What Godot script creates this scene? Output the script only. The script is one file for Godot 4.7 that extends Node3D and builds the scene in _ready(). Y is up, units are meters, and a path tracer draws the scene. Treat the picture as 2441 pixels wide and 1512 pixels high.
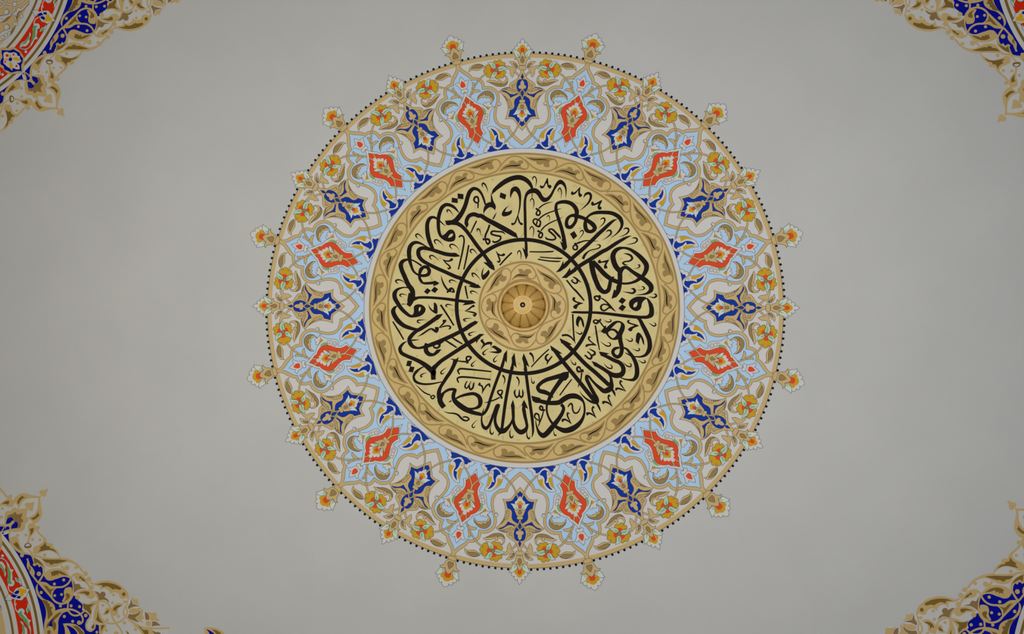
extends Node3D
# A painted ceiling seen from below: one round medallion with an inscription, four roundels in the corners.
# Drawings are written as paths in millimetres on the ceiling; x runs to the right and y up as one looks at it.

const H := 8.0                        # height of the ceiling's underside
const STEP := 0.000015                 # one coat of paint over another
const LINE := 3.1                     # width of the dark outline, mm

const BOSS := 0.2                     # how far the boss hangs down
const LILY := 22.4                    # angle of a lily from the axis of its roundel's rosette, degrees
const WINDOW := 1.6
const LAMP := 10.7
const LAMPS := [Vector2(-2.6, -1.7), Vector2(2.6, -1.7), Vector2(-2.6, 1.7), Vector2(2.6, 1.7)]

var mats := {}
var names := {}

const SHORT_FINIAL := [
	["white_petal", 1, "mo white 0,120* 10,107 18,95 20,83 19,68* 27,76 36,78 47,72 52,61 51,50 44,41* 54,47 63,45 72,37 77,23 75,10 70,0 41,-24* 0,-34*"],
	["yellow_petal", 1, "mf yellow 0,56 13,51 24,42 26,28* 38,25 47,15 49,0 40,-14 27,-29* 0,-34*"],
	["red_heart", 1, "mf red 0,27 11,24 18,12 18,-7 14,-29* 0,-32*"],
	["side_leaf", 2, "o leafwhite 99,11* 80,9 59,3 40,-9 27,-24 22,-40* 30,-70* 58,-69 70,-52 79,-30 89,-8;f green 57,-27* 42,-38 32,-54 31,-67* 39,-63 49,-46"],
	["calyx", 1, "mo tan 0,-7* 14,-24 23,-43 27,-73* 41,-68 57,-69 70,-76 77,-88* 64,-88 49,-95 40,-111 36,-130 26,-148* 0,-147*"],
	["seed", 1, "mo brown 0,-55* 10,-70 18,-92 14,-113 0,-124"],
	["knob", 1, "mo tan 0,-150 22,-149 33,-154 37,-165 36,-179 28,-191 15,-192* 0,-191*"],
]
const TALL_FINIAL := [
	["white_petal", 1, "mo white 0,231* -27,212 -33,199 -31,188* -45,198 -61,194 -68,178 -64,164* -80,166 -94,154 -98,136* -66,112* 0,107*"],
	["yellow_petal", 1, "mf yellow 0,175 -28,165 -36,151* -53,149 -65,136 -58,118 -33,89* 0,93*"],
	["red_heart", 1, "mf red 0,140 -25,131 -29,110 -30,78* 0,78*"],
	["side_leaf", 2, "o leafwhite -119,132* -100,133 -73,126 -53,108 -38,80* -43,56* -65,66 -81,63 -97,85 -107,114;f green -69,96 -54,84 -45,65 -57,69"],
	["calyx", 1, "mo tan 0,105* -24,86 -42,54* -60,63 -79,62 -96,47* -75,40 -58,20 -50,-9 -35,-31* 0,-29*"],
	["seed", 1, "mo brown 0,57* -20,30 -29,4 -21,-10 0,-10"],
	["knob", 1, "mo tan 0,-29 -31,-30 -41,-50 -34,-64 -17,-69* 0,-69*"],
]
const BLUE_PALMETTE := [
	["frame", 1, "mo tan 0,378* 12,371* 18,346 28,320 38,298 54,281 77,266 99,252 117,236 124,216 120,198* 146,200 176,192 204,177 228,159* 202,139 181,117 164,89 150,61 141,31 137,3 139,-28 146,-64 155,-91 164,-111* 137,-107 111,-107 87,-111* 72,-130 51,-156 29,-189 0,-223*"],
	["blue_ground", 1, "mo blue 0,334* 14,300* 0,274*;mo blue 0,276* 28,276* 44,258 54,233 55,205 49,180 37,161 25,147* 0,145*;mo blue 0,157* 17,134* 0,110*;mo blue 0,110* 28,114* 48,100 65,87 75,65 76,39 74,13 83,-7 101,-19 117,-24* 123,-53 132,-87* 103,-88 73,-97* 60,-115 39,-145 0,-184*"],
	["wing", 2, "o blue 205,164* 185,169 164,165 143,152 119,136 95,130 70,132 52,143* 40,130* 64,121 91,109 112,98* 125,121 143,140 173,155;o brown 121,197* 146,199 176,191 204,177* 185,179 160,178 141,174* 136,188;o brown 192,127* 169,108 152,80 140,58* 137,72 143,86 164,110"],
	["curl", 2, "k tan 133,183,13;k tan 116,178,14;k tan 100,173,14;k tan 83,167,16;l line 83,176 89,169 86,160 77,162;k tan 130,69,14;k tan 122,53,15;k tan 116,33,15;k tan 113,9,17;l line 116,18 123,10 118,1 109,4;k tan 86,213,16;l line 84,222 94,217 91,206 84,207;l line 75,227 63,247 49,259 36,270"],
	["trefoil", 1, "mf tan 0,271* 14,255 19,233 19,219 32,216 36,201 30,187 15,184 11,177* 0,167*"],
	["strap", 2, "t tan:2.6 0,182 10,166 29,145 51,122;t tan:2.6 67,176 39,152 18,128 8,107 2,78"],
	["knob", 1, "mo tan 0,77 19,78 28,69 28,57 21,47 0,45"],
	["white_petal", 1, "mf white 0,-29* 30,-52 47,-66* 49,-80 40,-94 25,-99* 25,-112 16,-126 0,-138*"],
	["yellow_petal", 1, "mf yellow 0,-31* 19,-50 32,-62 30,-75 18,-78 13,-89 0,-96;mf red 0,-29* 21,-47* 0,-67*"],
	["side_leaf", 2, "f leafwhite 23,-10* 43,-13 59,-28 71,-51 89,-69* 64,-68 40,-59 21,-43 11,-27*;f green 24,-13* 37,-24 44,-38 33,-34 21,-24"],
	["calyx", 1, "mo tan 0,45* 28,44 38,25 47,4 57,-14* 40,-12 21,-8* 12,-22 0,-32*"],
	["seed", 1, "mo brown 0,29 14,24 16,10 10,-4 0,-15*"],
	["vine", 2, "t tan:3.2 14,-116 34,-160 51,-202 79,-248 114,-286 161,-331"],
]
const BLUE_LOBE := [
	["frame", 1, "mf tan 0,529* -19,526* -17,503 -18,492 -25,472 -37,450 -58,427 -81,401 -99,375 -111,347* -140,341 -163,327 -188,305 -199,280 -202,258 -199,232* -227,226 -256,215 -283,193 -301,169 -312,142 -314,116 -310,85 -298,52 -274,12 -261,-9 -247,-39 -237,-70 -233,-102 -238,-139 -250,-164 -267,-174 -301,-196 -335,-207* -333,-226 -337,-251 -349,-282 -380,-339 -413,-386* -409,-402* -391,-466* 0,-416*;xl line -19,526* -17,503 -18,492 -25,472 -37,450 -58,427 -81,401 -99,375 -111,347* -140,341 -163,327 -188,305 -199,280 -202,258 -199,232* -227,226 -256,215 -283,193 -301,169 -312,142 -314,116 -310,85 -298,52 -274,12 -261,-9 -247,-39 -237,-70 -233,-102 -238,-139 -250,-164 -267,-174 -301,-196 -335,-207* -333,-226 -337,-251 -349,-282 -380,-339 -413,-386*"],
	["blue_field", 1, "mf sky 0,455* -14,431 -38,401 -63,373 -81,348 -88,321* -113,322 -140,313 -163,293 -175,265 -174,239 -169,209* -197,206 -230,196 -260,174 -281,147 -288,120 -285,91 -274,58 -260,33 -245,7 -228,-26 -214,-60 -208,-92 -209,-126 -221,-158 -242,-186 -264,-212 -310,-226* -309,-245 -313,-271 -329,-303 -363,-364 -404,-420* -400,-436* -391,-470* 0,-420*;xl line -3,455* -14,431 -38,401 -63,373 -81,348 -88,321* -113,322 -140,313 -163,293 -175,265 -174,239 -169,209* -197,206 -230,196 -260,174 -281,147 -288,120 -285,91 -274,58 -260,33 -245,7 -228,-26 -214,-60 -208,-92 -209,-126 -221,-158 -242,-186 -264,-212 -310,-226* -309,-245 -313,-271 -329,-303 -363,-364 -404,-420*"],
	["curled_leaf", 2, "o tan -212,50* -228,59 -247,76 -261,101 -264,129 -252,158 -226,181 -192,188 -154,179 -124,162 -103,138 -95,111* -114,126 -142,137 -161,127* -176,132 -192,115* -203,123 -217,110 -226,92 -226,70;o brown -245,73* -261,101 -264,129 -252,158 -226,181 -192,188 -154,179 -124,162 -105,137* -140,154 -169,157 -191,160* -185,145 -211,139 -235,129* -222,120* -239,110 -245,93"],
	["white_flower", 2, "o white -223,18* -225,34 -209,49* -213,63 -201,78 -183,77 -173,66* -166,82 -149,77 -143,62* -154,49 -168,34 -173,0* -191,14 -218,20;f yellow -195,18* -189,33 -169,39* -174,4*"],
	["scroll", 2, "k white -294,28,18;l line -299,35 -301,22 -289,14 -283,23"],
]
const FLOWER_SPRAY := [
	["stem", 1, "o tan 4,-57* 6,-44 18,-20 20,-9 48,20 75,47* 59,53 48,64 47,77* 56,72 78,70 104,79 131,90 171,93* 176,86* 147,76 131,62 120,49* 119,25 115,3 95,-24* 83,-2 79,17 80,31* 59,9 35,-20 15,-58*;t tan:3.7 341,16 367,4 398,-21 429,-57 454,-96 474,-135 492,-170 501,-198 506,-226"],
	["bud_leaf", 1, "o tan 128,128* 112,134 91,134 69,126 51,107 45,88 47,74* 64,76 86,82 101,98 115,117;o brown 92,116* 75,113 56,99 49,80 64,80 77,96"],
	["side_leaf", 1, "o tan 488,-72* 476,-67 465,-73 463,-92 469,-114 479,-135* 489,-131* 483,-107 482,-86;o tan 402,-157* 419,-141 443,-138 467,-142 483,-163* 487,-187* 474,-177 461,-170 433,-164"],
	["broad_leaf", 1, "o tan 358,78* 377,96 401,109 433,112 467,107 498,90 516,62 517,32* 502,48 481,50 426,49 405,60 384,73 360,73*;o brown 377,92* 398,108 433,109 464,98 485,84 497,62* 474,68 433,68 405,74"],
	["curled_leaf", 1, "o tan 171,-1* 149,-18 139,-46 144,-78 163,-103 191,-112 222,-112 257,-104 295,-83 345,-59* 322,-48 295,-48 264,-51 239,-65 231,-70* 234,-54 222,-44 208,-45 201,-64 184,-66 167,-57 158,-36 166,-11 175,-8*;o brown 144,-74* 163,-103 191,-112 222,-112 257,-104 295,-83 316,-69* 281,-72 253,-77 215,-86* 212,-73* 194,-84 167,-82 146,-64"],
	["petal", 1, "o yellow 211,94* 187,93 169,96 166,112 174,125 202,128* 202,144 218,152 237,149 244,131* 252,141 270,143 280,132 279,116* 253,69*;f red 211,92* 232,108 263,111* 251,69*"],
	["petal", 1, "o yellow 305,79* 322,103 339,105 355,94 357,78 348,64* 367,64 377,46 374,29 357,18 343,18* 350,4 343,-15 322,-22 305,-18 293,19* 256,51*;f red 277,56* 287,67 305,70 310,51 301,29 289,23* 256,51*"],
	["petal", 1, "o yellow 204,36* 177,45 161,38 159,21 166,10 180,6* 175,-11 185,-27 208,-29 222,-22* 227,-35 246,-39 263,-26* 249,48*;f red 206,32* 211,17 229,4 244,4* 249,41*"],
	["sepal", 1, "o palegreen 258,69* 256,90 270,115 294,128 315,128 336,120* 315,103 305,86 291,68 270,62*;f green 263,72* 266,93 284,111 298,114 291,97 280,76"],
	["sepal", 1, "o palegreen 142,57* 162,77 190,88 214,87 241,73* 232,41* 215,36 187,45 166,54;f green 166,63* 194,73 218,69 235,59 225,48 194,56"],
	["sepal", 1, "o palegreen 246,39* 244,16 253,-5 274,-23 319,-36* 301,-13 294,12 281,30 270,37*;f green 253,34 256,16 274,-2 281,5 274,26 263,35"],
	["flower_eye", 1, "k brown 251,52,18"],
]
const CUSP_LEAF := [
	["base", 1, "o white 55,-77* 88,-57 118,-41* 117,-24 129,-11 146,-9 163,-19* 232,-59* 291,-35* 303,-24 323,-23 340,-39 339,-61* 353,-66 361,-78 364,-92* 374,-111* 283,-123* 224,-115* 191,-110* 122,-91*;f blue 113,-82* 145,-54* 145,-38 158,-33 172,-42* 232,-91* 289,-51* 305,-53 314,-65 311,-79* 323,-83 336,-106* 244,-111*"],
	["leaf", 1, "o white 338,131* 314,138 279,137 243,121 207,97 179,63 165,27 166,-10 176,-42 196,-66 220,-83 248,-83 275,-67 291,-43 297,-19 301,13 307,54 319,94"],
	["blue_vein", 1, "f blue 307,120* 283,114 255,95 239,74 229,50 229,22 219,-2 203,-14 182,-18* 196,-46 220,-65 240,-65 259,-53* 248,-37 253,-2 251,22 239,54* 267,50* 275,78 291,102"],
	["yellow_lobe", 1, "f yellow 259,121* 223,103 191,75 173,47 169,23* 187,24 207,16* 214,26 215,63 229,91"],
	["yellow_lobe", 1, "f yellow 317,106* 297,94 283,70 275,46 259,42* 267,30 265,8* 283,-3 293,1* 299,30 305,62"],
	["curl", 1, "k white 267,-39,20;l line 263,-31 273,-35 270,-46 263,-44"],
]
const RED_PALMETTE := [
	["white_frame", 1, "mo white 0,392* -10,374 -21,352 -39,325 -58,304 -71,284 -77,263* -98,252 -125,234 -145,216 -161,194 -168,180 -176,163* -194,176 -220,180 -247,175* -219,161 -196,142 -180,117 -168,83 -157,52 -140,28 -121,21 -102,26 -85,32* -78,14 -81,-12 -99,-50* -71,-63 -38,-90 -20,-123 0,-174*"],
	["green_lobe", 2, "f green2 -146,130* -152,158 -145,185 -120,210* -130,184 -128,155 -118,125* -132,123"],
	["curl", 2, "k white -146,113,16;k white -135,90,17;k white -113,59,23;l line -118,71 -103,66 -102,52 -116,48 -122,57"],
	["red_ground", 1, "mo red 0,344* -16,320 -34,294 -51,280 -59,254* -77,243 -96,227 -113,205 -124,186 -126,156 -120,133 -105,103 -87,79 -71,51 -61,23 -61,-11 -70,-46* -45,-69 -24,-99 0,-132*"],
	["bud", 1, "mo white 0,545* -19,517 -29,487* -43,498 -60,496 -70,485* -52,467 -41,444 -32,425 -20,415* 0,417*;mf red 0,505* -17,483 -25,459 -18,439 0,436"],
	["bud_knob", 1, "mo white 0,419 -30,413 -36,395 -28,382 -15,382 0,391*"],
	["stem", 2, "t tan:3.2 -33,305 -23,286 -16,259"],
	["vine", 2, "t tan:3.3 -2,34 -5,-17 -28,-56 -63,-107 -96,-141 -121,-160"],
	["white_petal", 1, "mf white 0,276* -15,260 -18,249 -16,235* -30,241 -40,231 -40,216* -54,216 -64,206 -61,189 -49,182* -14,152* 0,156*"],
	["yellow_petal", 1, "mf yellow 0,221 -16,214 -19,200* -34,194 -39,179 -32,164 -15,155* 0,155*;mf red 0,192 -15,185 -18,167 -18,157* 0,155*"],
	["side_leaf", 2, "o leafwhite -25,117* -41,130 -57,145 -74,161 -88,182* -68,184 -48,178 -33,163 -22,143*;f green -56,162 -34,151 -28,131 -40,141"],
	["calyx", 1, "mo tan 0,165* -15,141 -28,118* -43,129 -59,134 -77,129* -62,119 -53,100 -43,77 -29,58* 0,59*"],
	["seed", 1, "mo brown 0,124* -13,104 -16,84 -1,74 0,73"],
	["knob", 1, "mo tan 0,60 -18,61 -33,53 -37,37 -28,27 -9,26 0,30*"],
]
const SCROLL_TURNED_IN := [
	["vine", 1, "s band:3.3 -237,-54 -226,-35 -200,-5 -159,38 -115,61 -70,64 -22,49 20,15 42,-16 46,-33 39,-49 24,-61 1,-64"],
	["leaf", 1, "f leafgold -235,-86* -213,-54 -185,-27 -157,-13 -132,-4* -135,11 -118,23 -96,23 -77,11 -60,-3* -53,15 -36,24 -14,23 -1,5 -1,-2* -17,-6 -28,-21 -26,-38 -12,-49 5,-52* 24,-61 9,-67 -17,-67 -51,-58 -88,-54 -133,-55 -177,-62"],
	["midrib", 1, "s rib -198,-56,1 -163,-37,7 -118,-28,10 -81,-28,12 -51,-24,10 -25,-18,2"],
]
const SCROLL_TURNED_OUT := [
	["vine", 1, "s band:3.5 -258,6 -239,-10 -207,-31 -170,-51 -127,-65 -83,-69 -44,-63 -5,-54 28,-29 47,-4 49,21 38,43 18,59 -4,64"],
	["leaf", 1, "f leafgold -271,40* -245,35 -208,39 -155,47 -103,57 -64,66 -30,69 -2,66 24,57* 1,53 -17,47 -27,31 -28,14 -20,-6* -20,-18 -43,-28 -65,-25 -78,-12 -85,6* -98,-10 -118,-17 -137,-15 -150,-4 -153,9* -174,7 -196,8 -225,16 -251,26"],
	["midrib", 1, "s rib -229,29,2 -200,25,6 -167,25,7 -126,34,8 -86,40,7 -59,41,5 -37,37,2"],
]
const INNER_SCROLL_IN := [
	["vine", 1, "s band:3 -196,-56 -191,-33 -172,12 -145,45 -107,65 -60,70 -18,60 15,34 37,4 37,-18 29,-36 11,-50 -15,-51"],
	["leaf", 1, "f leafgold -180,-122* -170,-93 -152,-62 -132,-39 -115,-22* -132,-4 -137,5 -120,16 -98,15 -76,1* -73,20 -50,32 -24,30 -11,18 -9,3* -24,-3 -33,-18 -28,-37 -12,-46 10,-49* -4,-60 -26,-61 -57,-57 -91,-62 -132,-74 -160,-99"],
	["midrib", 1, "s rib -159,-79,2 -137,-54,8 -109,-42,10 -76,-37,9 -33,-25,3"],
]
const INNER_SCROLL_OUT := [
	["vine", 1, "s band:3 -225,-69 -188,-72 -134,-78 -86,-79 -44,-64 4,-37 37,3 46,36 32,70 4,80 -36,76"],
	["leaf", 1, "f leafgold -267,-40* -233,-29 -198,-10 -155,25 -116,52 -70,75 -27,85 16,83* -14,73 -34,55 -34,31 -21,15 -9,8* -18,-11 -37,-24 -63,-22 -80,-6 -84,10* -99,-15 -123,-31 -145,-28 -151,-16* -176,-31 -210,-41"],
	["midrib", 1, "s rib -207,-26,2 -179,-10,7 -144,9,10 -102,34,9 -69,46,6 -42,47,2"],
]
const INSCRIPTION := [
	["letter", 1, "s black 22,639,26 19,762,27 16,895,27 14,983,26 20,1044,22 37,1084,31 76,1108,48 116,1108,48 146,1084,44 168,1048,39 195,1022,46 225,1026,37 260,1061,26 290,1118,20 321,1171,31 351,1193,44 382,1175,31 402,1135,17 406,1087,10 401,1036,2;s black 21,657,26 26,620,26 30,545,28;f black -10,568* 16,543* 16,576 42,576* 44,510 48,493* 28,447*"],
	["vowel_mark", 1, "s black 87,1208,3 87,1230,10 102,1247,12 117,1234,11 124,1203,10 120,1172,6 115,1141,1"],
	["vowel_mark", 1, "s black 85,1082,9 83,1062,8 81,1042,6;s black 65,1000,2 68,1020,9 83,1035,11 97,1018,10 101,987,9 97,956,6 91,927,1"],
	["vowel_mark", 1, "s black 328,1096,2 332,1118,10 347,1134,12 360,1114,10 364,1087,8 360,1056,5 355,1023,1"],
	["vowel_mark", 1, "s black 63,725,2 65,749,10 82,765,11 98,745,10 100,718,9 95,683,6 89,657,1"],
	["vowel_mark", 1, "s black 223,848,2 228,863,8 241,871,10 250,854,8 250,832,5 246,806,1"],
	["sign", 1, "f black 156,1150* 161,1165* 168,1159 177,1154 190,1158 203,1185 227,1236* 233,1224 238,1185 240,1165 255,1167* 271,1149* 253,1127* 234,1141 223,1176* 216,1180 203,1154 190,1136 175,1131 159,1139"],
	["vowel_mark", 1, "s black 147,938,13 173,962,13 212,984,11 252,996,8 284,1002,1;s black 117,938,18 138,927,20 156,912,17 160,892,15 147,874,17 130,877,18 123,894,15 132,910,13 145,918,13"],
	["vowel_mark", 1, "s black 148,835,13 182,865,14 230,892,13 282,911,12 326,927,10 365,940,2;s black 95,824,15 108,837,16 135,833,15 161,815,16 163,793,16 152,767,22 135,767,17 113,784,17 95,806,16 95,824,15;s black 135,828,11 126,784,15"],
	["vowel_mark", 1, "s black 168,723,13 196,758,13 235,788,13 283,813,12 331,832,10 378,858,2;s black 135,725,19 159,712,19 181,699,17 183,679,15 170,659,17 153,661,17 148,681,15 157,699,13 174,705,13"],
	["sign", 1, "s black 212,666,9 222,648,17 253,639,17 292,639,17 309,652,16 301,670,17 270,701,19 244,727,19 253,740,15 279,736,19 314,701,21 340,674,22 353,657,13 351,641,4"],
	["letter", 1, "s black 311,964,29 311,925,31 326,867,31 353,784,34 375,705,35 388,642,37 392,585,38;f black 349,626* 375,606* 364,642 407,641* 418,565* 397,534* 377,543*;s black 311,955,28 317,982,26 348,997,31 400,1001,37 452,986,39 491,950,41 509,906,41 504,867,37 500,823,31 479,784,31 448,757,35 418,766,37 411,801,33 422,841,31 448,865,26 478,871,33 513,862,39 524,860,37 576,843,33 619,816,39 663,781,44 680,750,39 663,724,35 633,715,33 602,729,39 589,772,39 591,812,31 602,843,22 619,864,20 654,886,26 697,897,33 767,899,35 836,892,37 883,872,39 918,842,41 935,802,33 935,772,26 922,741,22 892,702,13 862,676,8 834,655,2"],
	["sign", 1, "f black 645,992* 654,1003* 667,1002* 669,987 684,987 706,998 749,1020* 745,1000 732,974 728,956 743,952* 743,928* 719,923* 706,939 708,965 717,983* 697,974 671,965 656,963 645,974"],
	["sign", 1, "f black 451,1082* 460,1102* 471,1101 476,1090 500,1104 521,1126 543,1148* 541,1124 540,1084 554,1075* 560,1060* 539,1043* 526,1058 521,1098 523,1115* 500,1082 478,1069 461,1067"],
	["vowel_mark", 1, "s black 572,1040,3 593,1075,22 623,1084,26 641,1066,24 639,1031,22 615,987,16 576,948,10 537,915,2"],
	["vowel_mark", 1, "s black 727,825,2 745,840,11 767,844,15 775,825,15 762,794,11 736,768,6 713,748,1"],
	["vowel_mark", 1, "s black 533,702,2 546,720,10 565,727,12 572,707,10 559,681,8 537,654,5 517,627,1"],
	["vowel_mark", 1, "s black 784,709,2 801,724,13 827,726,17 834,702,16 814,676,12 780,650,6 744,629,1"],
	["vowel_mark", 1, "s black 948,732,2 965,746,13 991,745,17 1000,724,16 982,697,13 944,676,7 901,663,1"],
	["vowel_mark", 1, "s black 1026,649,2 1047,656,11 1073,649,16 1079,632,16 1060,610,12 1017,597,8 965,588,1"],
	["vowel_mark", 1, "s black 693,586,2 711,592,9 730,582,16 726,565,13 693,549,11 650,541,10 615,523,13 584,491,24 568,454,26"],
	["dot", 1, "f black 485,722* 514,674* 477,641* 444,694*"],
	["letter", 1, "s black 894,835,2 857,820,20 819,790,31 767,741,35 706,685,36 641,619,36 576,558,37 516,506,37 458,453,35 406,397,37;f black 311,325* 354,379 382,440* 386,405* 414,434 445,414* 415,379 376,351 356,336*"],
	["vowel_mark", 1, "s black 518,602,15 555,619,14 602,629,12 654,627,10 713,622,2;s black 488,606,19 501,591,22 514,571,18 510,547,16 488,543,16 473,558,15 479,578,14 496,591,16 514,606,13 544,617,13"],
	["letter", 1, "s black 1028,675,2 991,665,17 948,643,28 879,602,35 793,545,36 752,525,38 647,457,40 543,393,37 522,377,37 488,353,35;f black 365,274* 406,314 445,373* 451,342* 480,362 510,340* 458,305 436,290 415,272*"],
	["letter", 1, "s black 647,436,48 653,383,50 669,309,49 695,235,47 726,172,48 768,140,40 805,156,40 820,204,37 831,256,32 851,278,21 865,285,3;s black 658,430,42 710,378,45 773,309,45 836,262,42 898,235,40 940,222,21 987,222,21 1039,233,24 1086,257,32 1117,288,42;s black 925,330,48 878,383,50 857,436,50 851,488,48 872,531,42 909,554,32 951,560,21 1003,549,26 1065,510,37 1123,457,45 1164,399,48 1164,357,45 1143,310,37 1117,278,32;s black 977,378,21 945,367,37 919,330,45 917,262,45 909,193,42 893,141,40;f black 862,167* 880,151* 888,204 935,204* 919,141 885,93* 836,75*;s black 951,378,26 982,372,32 1039,330,34 1117,278,45 1169,241,48 1208,194,48 1205,157,42 1174,131,24 1127,118,12 1060,112,3"],
	["sign", 1, "s black 951,507,3 982,502,14 1019,486,21 1032,459,21 1008,436,16 961,428,13 945,415,18 961,401,16 992,396,2"],
	["vowel_mark", 1, "s black 1081,396,3 1097,399,13 1102,386,15 1081,367,7 1044,363,2"],
	["sign", 1, "f black 708,430* 718,446* 734,446 736,433 763,436 818,451* 804,425 789,393 799,383* 797,364* 768,362* 765,383 781,420* 752,420 726,412 708,420"],
	["vowel_mark", 1, "s black 1114,191,2 1135,191,11 1146,176,15 1127,162,7 1075,161,2"],
	["vowel_mark", 1, "s black 1018,173,3 1044,170,21 1057,152,24 1039,131,19 992,136,12 940,146,2"],
	["vowel_mark", 1, "s black 1228,121,2 1249,121,14 1257,102,18 1236,89,14 1182,99,2"],
	["dot", 1, "f black 935,91* 974,65* 940,25* 901,52*"],
	["dot", 1, "f black 937,25* 974,-1* 940,-40* 901,-14*"],
	["letter", 1, "f black 1000,31 1008,57 1039,83 1075,97 1117,98 1158,92 1169,79* 1138,58 1122,31 1117,0 1101,-26 1070,-40 1034,-27 1008,-1;f gold 1080,49* 1078,21 1065,0 1047,-3 1041,10 1054,34;s black 1169,84,13 1189,52,26 1205,16,40 1213,-31,45 1207,-73,48 1174,-94,32 1116,-97,29 1065,-95,31 961,-85,31 857,-72,29 752,-60,26 664,-54,24 570,-54,24 491,-52,22 475,-53,19 453,-53,2"],
	["vowel_mark", 1, "s black 734,106,26 721,93,24 726,77,19 711,61,18 684,72,18 677,93,18 700,101,18 726,93,21;s black 737,85,11 773,62,13 815,20,18 851,-22,16 880,-47,2;s black 825,-1,16 794,20,13 758,22,14 739,6,19 742,-23,19 768,-36,16 794,-22,15 815,-7,14 836,-12,16"],
	["vowel_mark", 1, "s black -55,493,2 -52,519,10 -36,534,12 -23,515,11 -19,488,9 -21,462,5 -25,445,1"],
	["stroke", 1, "f black 55,517* 64,529* 175,528 297,533* 284,521 197,515"],
	["stroke", 1, "f black 155,467* 164,477* 267,469 377,467* 367,456 262,458"],
	["stroke", 1, "f black 134,447* 145,457* 241,442 362,436* 347,426 241,429"],
	["sign", 1, "s black 473,283,9 493,275,16 514,253,17 514,231,17 497,222,16 471,235,15 460,248,11 471,255,10 480,249,4;s black 506,270,13 522,251,19 556,231,2"],
	["stroke", 1, "s black 413,253,15 480,170,16 496,156,19 543,103,18 580,58,14"],
	["sign", 1, "f black 469,82* 482,92 499,86* 492,69 502,56 575,33* 528,14 515,-3 509,-23* 483,-16 476,3 496,20 522,31* 482,50 469,63"],
	["sign", 1, "f black 529,-85* 561,-108 578,-154 582,-200* 568,-187 551,-134 545,-121* 529,-161 529,-197* 506,-174* 502,-141 512,-102"],
	["stroke", 1, "s black 472,-69,15 478,-200,15 486,-298,15 496,-351,4;s black 370,-273,19 418,-269,20 457,-289,16 487,-325,11"],
	["vowel_mark", 1, "s black 496,-233,3 522,-252,11 545,-259,15 558,-249,13 555,-236,4"],
	["letter", 1, "s black 1075,-105,13 1101,-120,31 1127,-169,38 1163,-240,43 1189,-306,43 1195,-368,43 1184,-413,40 1153,-453,27 1105,-469,16 1043,-467,10"],
	["vowel_mark", 1, "s black 761,-120,1 787,-137,7 809,-144,12 832,-137,12 832,-124,9 812,-117,2"],
	["vowel_mark", 1, "s black 1181,-150,1 1207,-164,8 1233,-180,13 1251,-171,13 1246,-153,9 1231,-147,2"],
	["vowel_mark", 1, "s black 960,-298,1 986,-312,7 1013,-325,12 1032,-316,13 1030,-301,9 1015,-294,2"],
	["vowel_mark", 1, "s black 729,-325,1 761,-349,8 792,-369,13 823,-368,13 827,-348,11 812,-337,6 796,-335,2"],
	["vowel_mark", 1, "s black 1027,-389,1 1052,-403,6 1079,-413,12 1098,-407,12 1096,-391,9 1081,-386,2"],
	["vowel_mark", 1, "s black 1078,-498,1 1105,-513,7 1133,-526,12 1153,-519,13 1149,-504,9 1133,-498,2"],
	["vowel_mark", 1, "s black 940,-515,1 964,-540,8 990,-560,13 1019,-560,13 1019,-538,10 1001,-530,3"],
	["vowel_mark", 1, "s black 761,-529,1 783,-555,8 809,-577,13 840,-579,13 840,-557,11 823,-544,3"],
	["sign", 1, "f black 1015,-125* 1000,-122 984,-130 982,-143 995,-156 1035,-170 1052,-176* 1017,-190 993,-208 995,-221 1015,-232* 1030,-223 1035,-207* 1052,-196 1097,-178* 1070,-165 1030,-154 1004,-143 1002,-132"],
	["sign", 1, "f black 1088,-240 1105,-249 1127,-280 1140,-316 1144,-362* 1134,-351 1118,-307 1110,-285* 1099,-316 1092,-354* 1063,-327* 1066,-281 1074,-249"],
	["vowel_mark", 1, "s black 739,-118,18 716,-138,21 701,-156,18 676,-153,16 668,-136,15 685,-124,13 712,-133,16;s black 725,-138,12 747,-167,13 772,-198,13"],
	["letter", 1, "f black 736,-233* 763,-198 774,-180* 787,-177* 787,-200* 818,-171 854,-142 893,-131 933,-141 960,-170 960,-210 942,-255 933,-281* 893,-308 858,-313 823,-300 796,-273 781,-251* 767,-253*;f gold 920,-150* 893,-150 858,-179 832,-206* 858,-206 885,-219 900,-235* 916,-201 925,-170;f gold 805,-242* 823,-228 845,-223 871,-237 887,-259* 871,-282 851,-297* 827,-282 809,-260;s black 916,-272,40 920,-321,40 931,-370,40 933,-414,38 920,-454,36 893,-472,34 862,-455,31 849,-424,31 867,-395,29 911,-383,18;s black 951,-385,16 977,-396,20 1008,-432,27 1039,-476,34 1065,-533,38 1076,-595,43 1069,-652,43 1043,-683,31 999,-686,18 955,-678,13 915,-662,7;s black 960,-430,3 982,-441,11 1008,-456,11 1030,-471,9"],
	["letter", 1, "f black 717,-421* 765,-429 818,-441* 787,-453* 809,-473 787,-482 765,-473 737,-462*;s black 756,-451,27 809,-477,34 862,-504,36 911,-525,38 942,-561,40 948,-605,43 929,-636,49 884,-647,49 845,-639,43 805,-615,36 765,-588,34 721,-562,34 677,-536,34;f black 649,-512* 672,-518 708,-536 699,-567 677,-560*;s black 803,-623,13 829,-663,22 836,-711,34 833,-756,49 807,-782,54 767,-792,45 728,-765,34 688,-730,25 652,-691,20 626,-660,22 606,-654,27 604,-678,34 621,-718,34 648,-771,34 679,-828,36 697,-867,43 697,-894,45 666,-899,27 622,-881,18 577,-846,13 551,-816,7 535,-790,1;f black 838,-791* 851,-769* 871,-804 877,-846* 860,-826;f black 695,-918* 712,-909* 732,-951 740,-995* 723,-969"],
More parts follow.
